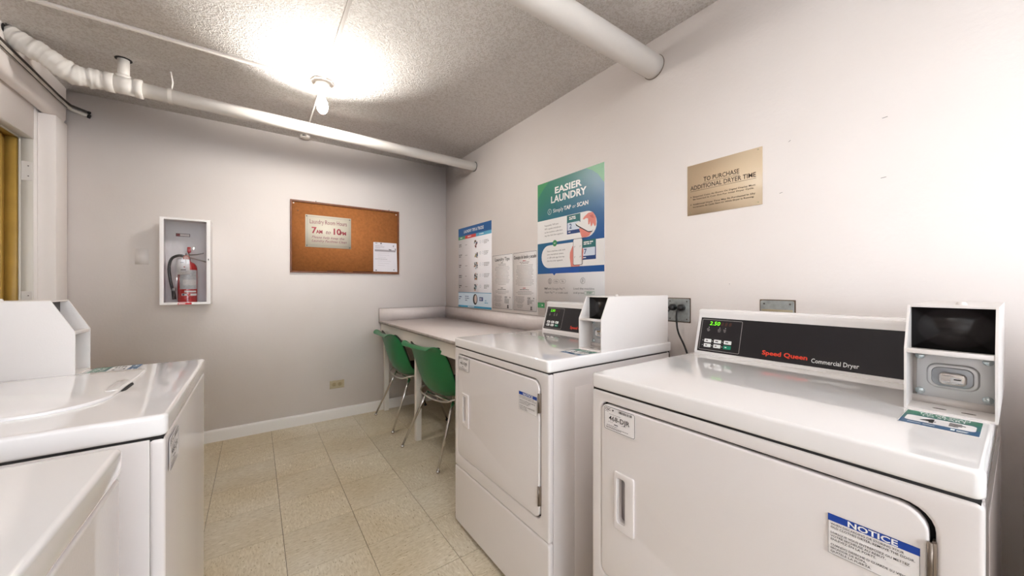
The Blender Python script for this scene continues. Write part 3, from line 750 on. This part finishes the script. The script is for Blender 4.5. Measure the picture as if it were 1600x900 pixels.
c.rect('inside_plate', 0, 0, .075, .022, mat('inside label cream', '#e6dcd6', .4), 0); c.line('inside_plate', 0, 0, .075, .022, .003, DGREYINK, 1); c.rect('inside_plate', .002, .002, .02, .018, mat('decal dark red', '#8c3a38', .4), 1); c.flush()
# extinguisher
EX, EY, EZ = -.381, 3.345, 1.0213
t = root('fire_extinguisher', 'red fire extinguisher with black hose standing inside the glass cabinet', 'fire extinguisher', (EX, EY, EZ))
REDP = mat('extinguisher red', '#b3101a', .25, coat=.5)
finish(lathe(bmesh.new(), [(0, 0), (.046, 0), (.052, .006), (.052, .240), (.048, .262), (.036, .280), (.018, .290), (.016, .300), (0, .300)], 36), 'cylinder', REDP, t)
finish(lathe(bmesh.new(), [(0, .296), (.016, .296), (.017, .318), (.012, .326), (.012, .345), (0, .345)], 20), 'valve', mat('valve metal', '#8f8a86', .3, .9), t)
bm = lathe(bmesh.new(), [(0, .004), (.016, .004), (.018, 0), (.018, -.012), (0, -.012)], 24, frame_M((-.004, -.022, .315), (1, 0, 0), (0, 0, 1)))
g_ = finish(bm, 'pressure_gauge', mat('gauge copper', '#a8513f', .35, .6), t)
finish(lathe(bmesh.new(), [(0, .0045), (.012, .0045), (.012, .004)], 20, frame_M((-.004, -.022, .315), (1, 0, 0), (0, 0, 1))), 'gauge_dial', mat('gauge dial', '#c9a49a', .4), g_)
finish(tube(bmesh.new(), [(.008, 0, .336), (.05, 0, .342), (.078, 0, .350), (.086, 0, .354)], [.004, .004, .003, .003], 8), 'upper_lever', mat('lever grey', '#8d8986', .3, .8), t)
b = bmesh.new(); tube(b, [(.006, 0, .322), (.05, 0, .310), (.1, 0, .292)], [.008, .006, .004], 10); finish(b, 'carry_handle', mat('lever pale', '#cfcbc6', .3, .8), t)
b = bmesh.new(); bx(b, -.002, .018, -.008, .008, .352, .392, .005); tube(b, [(.006, 0, .352), (.002, 0, .338)], .003, 8); finish(b, 'pull_tag', REDP, t)
H = [Vector(p) for p in ((-.012, -.005, .325), (-.045, -.008, .330), (-.080, -.012, .305), (-.092, -.014, .245), (-.088, -.014, .18), (-.078, -.012, .115), (-.070, -.010, .080))]
finish(tube(bmesh.new(), spline(H, 6), .0085, 12), 'hose', BLACK, t)
finish(tube(bmesh.new(), [(-.072, -.010, .088), (-.066, -.010, .03)], [.010, .011], 14), 'nozzle', BLACK, t)
b = bmesh.new(); tube(b, [(-.060, -.012, .098), (-.076, -.011, .098)], .012, 12); finish(b, 'hose_clip', GALV, t)
# curved labels
def wrap(nm, a0, a1, z0, z1, r, m, n=14):
    bm = bmesh.new(); A = []
    for k in range(n + 1):
        q = a0 + (a1 - a0) * k / n; x, y = r * math.sin(q), -r * math.cos(q); A.append([bm.verts.new((x, y, z0)), bm.verts.new((x, y, z1))])
    for k in range(n): bm.faces.new((A[k][0], A[k + 1][0], A[k + 1][1], A[k][1]))
    return finish(bm, nm, m, t)
wrap('cylinder_label', -.75, 1.25, .100, .232, .0523, mat('label grey', '#b9b9bb', .4, var=.2, vscale=90))
wrap('cylinder_label', -.35, 1.1, .128, .165, .0525, mat('label pale', '#d8d5d2', .4, var=.15, vscale=140))
wrap('cylinder_label', -.2, 1.1, .078, .090, .0523, WHITE); wrap('cylinder_label', -.5, 1.2, .055, .070, .0523, WHITE)
wrap('label_spot', -.42, -.18, .057, .068, .0525, mat('label navy', '#23305a', .4)); wrap('label_spot', .1, .4, .057, .068, .0525, mat('decal red', '#c8202a', .4))
p = finish(bx(bmesh.new(), -.036, .030, -.060, -.059, .200, .302), 'inspection_tag', WHITE, t)
p.data.transform(Matrix.Rotation(-.05, 4, 'Y'))
c = Card(p, (-.048, -.0603, .298), (1, 0, .05), (-.05, 0, 1))
c.words(.018, .016, .035, 1, .01, .004, DGREYINK); c.rect('tag_emblem', .032, .046, .008, .006, RED, 1); c.words(.016, .066, .045, 1, .01, .005, DGREYINK); c.words(.016, .078, .05, 2, .008, .002, GREYINK); c.flush()

# cork board
t = root('cork_board', 'brown framed cork notice board on the back wall', 'notice board', (.231, YB, 1.254))
BW, BH = .882, .592
CORK = mat('cork', '#b2703a', .8, bump=.3, bscale=160, var=.16, vscale=55)
box('cork_sheet', .008, BW - .008, -.008, 0, .008, BH - .008, CORK, t)
FRM = mat('brown wood frame', '#7a4526', .5, var=.25, vscale=30)
for nm, a in (('frame_rail', (0, BW, BH - .014, BH)), ('frame_rail', (0, BW, 0, .012)), ('frame_stile', (0, .012, .012, BH - .014)), ('frame_stile', (BW - .013, BW, .012, BH - .014))):
    box(nm, a[0], a[1], -.020, 0, a[2], a[3], FRM, t, .0015)
for x, z in ((.024, BH - .026), (BW - .026, BH - .030)):
    finish(lathe(bmesh.new(), [(0, .003), (.004, .0025), (.0055, 0)], 12, frame_M((x, -.008, z), (1, 0, 0), (0, 0, 1))), 'thumbtack', WHITE, t)
finish(lathe(bmesh.new(), [(0, .003), (.003, .0025), (.004, 0)], 12, frame_M((.055, -.008, BH - .085), (1, 0, 0), (0, 0, 1))), 'thumbtack', DGREYINK, t)
for x in (.185, .79): box('hanger_nail', x - .002, x + .002, -.012, -.008, BH, BH + .010, SEAM, t)
for x0_, l in ((.27, .14), (.475, .16)): box('scratched_edge', x0_, x0_ + l, -.0086, -.008, .013, .020, mat('dark scratch', '#54270f', .7), t)
# laundry hours sign
t = root('hours_sign', 'cream sign with red hand lettering of opening hours pinned on the cork board', 'sign', (.338, YB - .008, 1.468))
SW, SH = .352, .268
box('sign_plate', 0, SW, -.0025, 0, 0, SH, mat('cream sign card', '#e3dccb', .5), t)
c = Card(t, (0, -.0028, SH), (1, 0, 0), (0, 0, 1))
c.line('border_line', .014, .014, SW - .028, SH - .032, .0012, GREYINK, 0)
DR = mat('deep red ink', '#a3203a', .5); PK = mat('faded pink ink', '#a05a68', .5)
c.text('Laundry Room Hours', .030, .071, .036, PK, 1, width=.285, bold=.002)
c.text('7', .045, .150, .050, DR, 1, bold=.03); c.text('AM', .080, .150, .028, DR, 1, bold=.035, width=.048)
c.text('to', .148, .150, .032, PK, 1, shear=.3, bold=.005); c.text('10', .200, .150, .050, DR, 1, bold=.03); c.text('PM', .262, .150, .028, DR, 1, bold=.035, width=.048)
c.text('Please help keep the', .045, .192, .020, PK, 1, shear=.3, width=.25, bold=.002); c.text('Laundry Facilities Clean', .045, .222, .020, PK, 1, shear=.3, width=.27, bold=.002)
c.flush()
for x, z in ((.012, .012), (SW - .012, .010), (SW - .012, SH - .014), (.010, SH - .012)):
    finish(lathe(bmesh.new(), [(0, .003), (.003, .0025), (.0045, 0)], 10, frame_M((x, -.0025, z), (1, 0, 0), (0, 0, 1))), 'pin', DGREYINK, t)
# paper
t = root('notice_paper', 'white printed paper pinned to the lower right of the cork board', 'paper', (.879, YB - .010, 1.276))
bm = bmesh.new(); n = 8; G = []
for i in range(n + 1):
    for j in range(n + 1):
        x = .211 * i / n + .006 * (1 - j / n) * (i / n); z = .269 * j / n; G.append(bm.verts.new((x, -.002 - .006 * (i / n) ** 2 * (1 - j / n) - (.002 * math.sin(i * .9)) ** 2, z)))
for i in range(n):
    for j in range(n): bm.faces.new((G[i * (n + 1) + j], G[(i + 1) * (n + 1) + j], G[(i + 1) * (n + 1) + j + 1], G[i * (n + 1) + j + 1]))
finish(bm, 'sheet', mat('paper lilac white', '#dedbe2', .6), t)
c = Card(t, (0, -.0032, .269), (1, 0, 0), (0, 0, 1), .0006)
LG = mat('pale print', '#b4aeb4', .6)
c.words(.016, .006, .036, 1, .01, .006, GREYINK, 1); c.rect('print_mark', .062, .004, .012, .011, DGREYINK, 1)
c.words(.016, .028, .09, 4, .008, .003, LG, 1)
c.rect('grey_band', .012, .066, .190, .018, mat('grey band', '#a19aa0', .6), 1); c.poly('print_mark', [[(.135, .058), (.165, .063), (.160, .067), (.142, .066)]], INK, 2)
c.poly('print_mark', [[(.175, .022), (.187, .020), (.184, .036), (.177, .036)]], GREYINK, 1); c.poly('print_mark', [[(.193, .05), (.204, .048), (.204, .07), (.195, .066)]], GREYINK, 2)
c.words(.04, .096, .12, 3, .02, .002, LG, 2); c.words(.015, .152, .175, 1, .02, .003, GREYINK, 2); c.words(.04, .17, .12, 3, .02, .002, LG, 2)
c.rect('print_mark', .018, .252, .012, .009, DGREYINK, 2); c.rect('print_mark', .180, .246, .009, .008, DGREYINK, 9); c.flush()
# low wall outlet
t = root('wall_outlet', 'tan duplex outlet low on the back wall', 'outlet', (.521, YB, .260))
TAN = mat('tan plastic', '#a89c80', .4)
box('cover_plate', 0, .114, -.006, 0, 0, .068, TAN, t, .002)
for x in (.034, .080):
    o = finish(lathe(bmesh.new(), [(0, .0015), (.016, .0015), (.017, 0)], 20, frame_M((x, -.006, .034), (1, 0, 0), (0, 0, 1))), 'receptacle', mat('tan receptacle', '#958868', .4), t)
    for q in (-.006, .006): box('slot', x - .004, x + .004, -.0082, -.0075, .034 + q - .001, .034 + q + .001, SEAM, o)

# ------------------------------------------------------------------ posters on the right wall
RX, RU = (0, -1, 0), (0, 0, 1)
def poster(name, label, y_left, z_top, w_, h, sheet_m, th=.002, cat='poster'):
    t = root(name, label, cat, (XR, y_left - w_ / 2, z_top - h))
    box('sheet', -th, 0, -w_ / 2, w_ / 2, 0, h, sheet_m, t)
    return t, Card(t, (-th - .0003, w_ / 2, h), RX, RU)
# large payment poster
t, c = poster('payment_poster', 'large blue and green poster with hands and phone, headed EASIER LAUNDRY', 1.944, 1.841, .588, .895, mat('poster white', '#ece8e5', .75), .003)
pm = mat('poster gradient', '#0f5f8c', .35); N = pm.node_tree; b = N.nodes['Principled BSDF']
tc = N.nodes.new('ShaderNodeTexCoord'); sp = N.nodes.new('ShaderNodeSeparateXYZ'); mr = N.nodes.new('ShaderNodeMath'); mr.operation = 'MULTIPLY_ADD'
rp = N.nodes.new('ShaderNodeValToRGB'); N.links.new(tc.outputs['Object'], sp.inputs[0])
N.links.new(sp.outputs['Y'], mr.inputs[0]); mr.inputs[1].default_value = .55; N.links.new(sp.outputs['Z'], mr.inputs[2])
e = rp.color_ramp.elements; e[0].position = .30; e[0].color = lin('#0c4f92'); e[1].position = .92; e[1].color = lin('#277763')
q = rp.color_ramp.elements.new(.52); q.color = lin('#0f5a8a'); q = rp.color_ramp.elements.new(.72); q.color = lin('#1f6678')
N.links.new(mr.outputs[0], rp.inputs[0]); N.links.new(rp.outputs[0], b.inputs['Base Color'])
GRN = mat('poster green', '#3c8f5a', .35); DBL = mat('poster deep blue', '#1550a0', .35); PW = mat('poster print white', '#e6e4e2', .4)
SK = mat('poster salmon', '#d98276', .4); SKD = mat('poster salmon dark', '#c2665c', .4); NAVY = mat('poster navy', '#1d3f78', .35)
c.rect('colour_field', 0, 0, .588, .616, pm, 0)
c.poly('green_corner', [[(0, 0), (.12, 0), (.07, .035), (.03, .07), (0, .10)]], GRN, 1)
c.poly('green_corner', [[(.45, 0), (.588, 0), (.588, .115), (.54, .055), (.50, .025)]], GRN, 1)
c.text('EASIER', .293, .093, .040, PW, 2, 'CENTER', bold=.03, width=.240); c.text('LAUNDRY', .293, .150, .043, PW, 2, 'CENTER', bold=.03, width=.315)
c.poly('number_ring', [circ(.125, .205, .019), circ(.125, .205, .0165)[::-1]], PW, 2); c.text('1', .125, .214, .018, PW, 2, 'CENTER', bold=.01, name='numeral')
c.text('Simply', .158, .216, .024, PW, 2, width=.098); c.text('TAP', .262, .216, .024, PW, 2, bold=.03, width=.064); c.text('or', .336, .216, .022, PW, 2, width=.03); c.text('SCAN', .376, .216, .024, PW, 2, bold=.03, width=.092)
def arc(cx, cy, r, a0, a1, n=12): return [(cx + r * math.cos(math.radians(a0 + (a1 - a0) * k / n)), cy + r * math.sin(math.radians(a0 + (a1 - a0) * k / n))) for k in range(n + 1)]
c.poly('white_panel', [[(0, .255), (.455, .255)] + arc(.457, .332, .077, -90, 90) + [(0, .409)]], PW, 2)
c.poly('white_panel', [[(.588, .428), (.588, .579)] + arc(.118, .5035, .0755, 90, 270)], PW, 2)
c.rect('blue_swash', .13, .585, .26, .031, DBL, 1); c.poly('blue_swash', [[(.155, .616), (.185, .616), (.17, .63)]], DBL, 1)
def minicard(a, b, n):
    c.rect('card_picture', a, b, .115, .117, NAVY, 3); c.rect('card_header', a, b, .115, .048, STK_T, 4)
    c.words(a + .02, b + .010, .075, 2, .011, .007, PW, 5); c.rect('card_panel', a + .006, b + .046, .103, .048, mat('mini panel', '#cfd9e6', .4), 5, .004)
    c.text(n, a + .022, b + .083, .030, NAVY, 6, bold=.02, name='numeral'); c.words(a + .012, b + .102, .05, 1, .01, .005, PW, 5)
minicard(.290, .258, '2'); minicard(.412, .425, '7')
# hand and tilted phone in the first panel
c.poly('printed_hand', [[(.395, .352), (.43, .345), (.50, .372), (.478, .402), (.452, .409), (.418, .408)]], SK, 7)
c.poly('printed_hand', [[(.425, .298), (.438, .285), (.470, .268), (.505, .268), (.528, .300), (.530, .345), (.520, .355), (.505, .330), (.500, .345), (.490, .352), (.484, .318), (.478, .335), (.470, .338), (.468, .300), (.452, .296), (.436, .302)]], SK, 7)
c.poly('printed_hand', [[(.478, .285), (.505, .282), (.515, .305), (.495, .300)]], SKD, 8)
c.poly('printed_phone', [[(.365, .318), (.40, .312), (.505, .372), (.498, .384), (.470, .382), (.372, .331)]], INK, 8)
c.poly('printed_phone', [[(.368, .315), (.40, .309), (.505, .367), (.500, .378), (.470, .376), (.377, .326)]], PW, 9)
# hand holding an upright phone in the second panel
c.poly('printed_hand', [[(.350, .445), (.338, .455), (.318, .49), (.316, .52), (.326, .579), (.40, .579), (.40, .45)]], SK, 6)
c.poly('printed_hand', [[(.418, .47), (.430, .475), (.432, .49), (.428, .51), (.430, .53), (.418, .55)]], SK, 8)
c.rect('printed_phone', .345, .409, .079, .162, DGREYINK, 7, .010); c.rect('printed_phone', .348, .412, .073, .156, PW, 8, .009)
for a, b in ((.356, .455), (.402, .455), (.356, .518), (.402, .518)): c.rect('focus_marks', a, b, .010, .002, GREYINK, 9); c.rect('focus_marks', a, b, .002, .010, GREYINK, 9)
for i, s in enumerate(('Repeatedly TAP your', 'NFC capable smartphone', 'at the machine code then', 'tap the link that appears')): c.text(s, .075, .298 + i * .0225, .0105, DGREYINK, 3, width=.0072 * len(s))
for i, s in enumerate(('Scan a machine code with', 'your smartphone camera', 'or QR code app then tap', 'the link that appears')): c.text(s, .100, .472 + i * .0215, .0105, DGREYINK, 3, width=.0072 * len(s))
c.poly('green_dot', [circ(.177, .418, .021)], GRN, 4); c.text('or', .177, .423, .012, PW, 5, 'CENTER', bold=.02)
for a, n_ in ((.128, '2'), (.424, '3')):
    c.poly('number_ring', [circ(a, .667, .0185), circ(a, .667, .0165)[::-1]], DGREYINK, 2); c.text(n_, a, .676, .018, DGREYINK, 2, 'CENTER', name='numeral')
for a, s in ((.160, 'G Pay'), (.222, 'Pay')):
    c.line('pay_mark', a, .655, .055, .026, .0012, GREYINK, 2, .012); c.text(s, a + .0275, .672, .009, DGREYINK, 2, 'CENTER', bold=.01, name='pay_lettering')
c.text('PAY', .073, .722, .0125, DGREYINK, 2, bold=.03); c.text('with Google Pay\u2122,', .107, .722, .0125, GREYINK, 2, width=.168)
c.text('Apple Pay\u2122 or credit card', .073, .747, .0125, GREYINK, 2, width=.222)
c.text('Load the machine', .345, .720, .0125, GREYINK, 2, width=.168); c.text('and press', .345, .745, .0125, GREYINK, 2, width=.088)
c.line('start_mark', .438, .730, .078, .020, .0012, GRN, 2, .004); c.text('START', .477, .745, .011, GRN, 2, 'CENTER', bold=.01)
c.rect('green_tab', 0, .812, .074, .036, GRN, 1); c.poly('tab_arrow', [[(.045, .824), (.058, .83), (.045, .836)]], PW, 2)
c.line('icon_frame', .082, .795, .10, .085, .0016, DGREYINK, 1); c.line('icon_frame', .096, .812, .03, .04, .0012, DGREYINK, 1, .01); c.flush()
# tips and tricks poster
t, c = poster('tips_poster', 'white poster with dark blue header and rows of small pictures, nearest the corner', 3.146, 1.691, .598, .745, mat('poster white two', '#e8e5e7', .75), .002)
HB = mat('header blue', '#14558f', .4); LB = mat('light blue band', '#5aa6c6', .4); TR = mat('tab red', '#c23c34', .4); TG = mat('tab green', '#4f8f6a', .4); TEAL = mat('footer teal', '#2b8db4', .4)
c.rect('header_band', 0, 0, .598, .078, HB, 0); c.text('LAUNDRY TIPS & TRICKS', .292, .052, .026, PW, 1, 'CENTER', bold=.025, width=.36)
c.rect('tab_band', 0, .078, .135, .030, TG, 0); c.rect('tab_band', .135, .078, .205, .030, TR, 0); c.rect('tab_band', .340, .078, .258, .030, LB, 0)
c.words(.04, .088, .05, 1, .01, .008, PW, 1); c.words(.185, .088, .10, 1, .01, .008, PW, 1); c.words(.40, .088, .13, 1, .01, .008, PW, 1)
cols = [mat('pic %d' % i, h, .5) for i, h in enumerate(('#8c4a4a', '#b0a06a', '#4f6c8c', '#3f5a4a', '#c07a50', '#2c2a33', '#9fb0b8'))]
for i in range(5):
    b0 = .165 + i * .097
    c.words(.014, b0 - .012, .07, 2, .016, .007, DGREYINK, 1); c.words(.138, b0 - .002, .075, 1, .016, .004, GREYINK, 1)
    for k in range(16):
        a, bb = .300 + random.uniform(-.025, .028) + .035 - .0, b0 + random.uniform(-.028, .028)
        m_ = random.choice(cols if i < 2 else cols[3:]); c.rect('printed_picture', a - .004, bb, random.uniform(.006, .020), random.uniform(.006, .022), m_, 1 + k % 4)
    for k in range(2 if i != 4 else 1): c.line('printed_symbol', .405 + k * .045, b0 - .014, .020, .022, .002, mat('symbol blue grey', '#8fa3b0', .5), 1, .005)
    c.words(.478, b0 - .014, .09, 3, .012, .005, GREYINK, 1); c.flush()
c.rect('divider', 0, .606, .598, .005, TEAL, 1); c.rect('pale_panel', 0, .611, .598, .116, mat('pale blue panel', '#c9d9e6', .4), 0)
c.words(.014, .645, .07, 2, .018, .008, NAVY, 1); c.words(.135, .640, .085, 3, .018, .006, NAVY, 1)
c.poly('oval_portrait', [circ(.325, .667, .040, 24, .048)], INK, 1); c.poly('oval_portrait', [circ(.333, .664, .022, 20, .036)], mat('portrait pale', '#cbb9b2', .5), 2)
c.rect('blue_box', .398, .645, .064, .034, NAVY, 1); c.words(.406, .655, .045, 2, .010, .005, PW, 2); c.text('csc', .49, .680, .016, TEAL, 1, bold=.02); c.words(.485, .690, .085, 1, .01, .006, TEAL, 1)
c.rect('footer_band', 0, .727, .598, .018, TEAL, 0); c.words(.19, .732, .17, 1, .01, .006, PW, 1); c.flush()
# two framed tip sheets
def tip_sheet(name, label, y, w_, title, red, kw):
    t, c = poster(name, label, y, 1.394, w_, .435, mat('tip sheet paper', '#e2dddb', .75), .002)
    c.line('border_line', .003, .003, w_ - .006, .429, .0022, DGREYINK, 0)
    c.text(title, w_ / 2, .050, .026, INK, 1, 'CENTER', bold=.012, width=kw)
    hc = RED if red else DGREYINK
    c.words(w_ * .38, .064, w_ * .22, 1, .01, .005, hc, 1, True); c.words(w_ * .25, .075, w_ * .5, 2, .010, .004, GREYINK, 1, True)
    c.words(w_ * .10, .098, w_ * .80, 16 if red else 13, .0098 if red else .0115, .0028, GREYINK, 1, True)
    c.words(w_ * .38, .264, w_ * .22, 1, .01, .005, hc, 1, True); c.words(w_ * .22, .276, w_ * .54, 1, .01, .0045, DGREYINK, 1, True)
    c.words(w_ * .12, .290, w_ * .76, 3, .010, .003, GREYINK, 1, True)
    c.words(w_ * .10, .330, w_ * .40, 6, .009, .003, GREYINK, 1, True); c.words(w_ * .12, .390, w_ * .35, 3, .010, .003, GREYINK, 1, True)
    c.text('CSC', w_ * .62, .347, .014, INK, 1, bold=.03); c.poly('small_emblem', [[(w_ * .86, .338), (w_ * .88, .334), (w_ * .9, .338), (w_ * .88, .346)]], INK, 1)
    c.words(w_ * .62, .354, w_ * .26, 4, .009, .004, DGREYINK, 1)
    a = w_ * .78
    c.poly('washer_sketch', [[(a - .010, .398), (a + .010, .398), (a + .006, .410), (a + .013, .424), (a - .012, .424), (a - .007, .410)]], DGREYINK, 1); c.rect('washer_sketch', a - .004, .402, .008, .016, INK, 2); c.flush()
tip_sheet('tip_sheet', 'grey bordered English laundry tips sheet beside the blue header poster', 2.535, .290, 'Laundry Tips', False, .205)
tip_sheet('tip_sheet', 'grey bordered Spanish laundry tips sheet beside the large green poster', 2.237, .282, 'Consejos de lavado y secado', True, .265)
# tan sign
t, c = poster('instruction_sign', 'tan plastic sign about buying more dryer time, above the nearest dryer', .877, 1.683, .297, .224, mat('tan sign plastic', '#d4bd9e', .4, var=.05, vscale=6), .003, 'sign')
BR = mat('sign brown ink', '#3a2a22', .5)
c.text('TO PURCHASE', .144, .083, .0185, BR, 0, 'CENTER', bold=.012, width=.143); c.rect('underline', .072, .088, .144, .0014, BR, 0)
c.text('ADDITIONAL DRYER TIME', .145, .112, .0185, BR, 0, 'CENTER', bold=.012, width=.262); c.rect('underline', .014, .117, .262, .0014, BR, 0)
for b0, ls in ((.146, ('Required Coins As Shown On Digital Display Must', 'Be Inserted In Coin Slot For Initial Dryer Cycle.')), (.180, ('Additional Dryer Time May Be Purchased In 25\u00a2', 'Increments At Cycle Start Or While Dryer Is Running.'))):
    c.poly('bullet', [circ(.0165, b0 - .003, .0022, 10)], BR, 0)
    for i, s in enumerate(ls): c.text(s, .025, b0 + i * .0115, .0062, BR, 0, width=.248 if i == 0 else .243, bold=.014)
c.flush()
for a, b in ((.013, .212), (.283, .214), (.283, .008)):
    finish(lathe(bmesh.new(), [(0, .0012), (.002, .001), (.003, 0)], 10, frame_M((-.003, .1485 - a, .224 - b), RX, RU)), 'screw', TAN, t)
# outlet plates on the right wall
def square_plate(name, label, y_left, z_top, w_, h):
    t = root(name, label, 'outlet', (XR, y_left - w_ / 2, z_top - h))
    b = flat2d([rrect(-w_ / 2 - .004, -.004, w_ + .008, h + .008, .002)], .0012); bmesh.ops.transform(b, matrix=frame_M((0, 0, 0), RX, RU), verts=b.verts); finish(b, 'dark_gap', mat('brown gap', '#6a5a4c', .9), t)
    b = flat2d([rrect(-w_ / 2, 0, w_, h, .006)], .005, .0015); bmesh.ops.transform(b, matrix=frame_M((-.001, 0, 0), RX, RU), verts=b.verts); finish(b, 'cover_plate', GALV, t)
    for sy in (-1, 1):
        for z in (.012, h - .012):
            finish(lathe(bmesh.new(), [(0, .002), (.0025, .0018), (.0035, 0)], 10, frame_M((-.006, sy * (w_ / 2 - .012), z), RX, RU)), 'screw', DGREYINK, t)
    return t
t = square_plate('double_outlet', 'grey square double outlet plate with two black plugs', .972, 1.083, .105, .105)
for sy in (-.021, .021):
    o = finish(lathe(bmesh.new(), [(0, .002), (.017, .002), (.018, 0)], 20, frame_M((-.006, sy, .062), RX, RU)), 'receptacle', GALV, t)
t2 = square_plate('junction_plate', 'grey metal plate half hidden behind the nearest dryer console', .585, 1.086, .107, .105)
b = bmesh.new(); bx(b, -.0078, -.0062, -.050, .050, .04, .072); finish(b, 'tan_strip', TAN, t2)
for (lab, yy, P) in (('left black power cord with plug hanging behind the second dryer', .9405, [(1.575, .9405, 1.036), (1.560, .950, 1.020), (1.556, .953, .97), (1.558, .950, .90), (1.565, .945, .80), (1.570, .93, .60), (1.575, .92, .30), (1.575, .91, .006)]),
                     ('right black power cord with plug hanging behind the second dryer', .8985, [(1.575, .8985, 1.036), (1.562, .905, 1.022), (1.560, .905, .98), (1.558, .895, .93), (1.556, .86, .86), (1.56, .83, .75), (1.57, .80, .50), (1.575, .79, .006)])):
    t = root('power_cord', lab, 'power cord', (1.575, yy, 1.04))
    b = tube(bmesh.new(), [(-.012, 0, 0), (.0, 0, .003), (.019, 0, .003)], [.008, .015, .016], 14); finish(b, 'plug', BLACK, t)
    finish(tube(bmesh.new(), spline([Vector(p) - t.location for p in P], 6), .0042, 10), 'cord', BLACK, t)
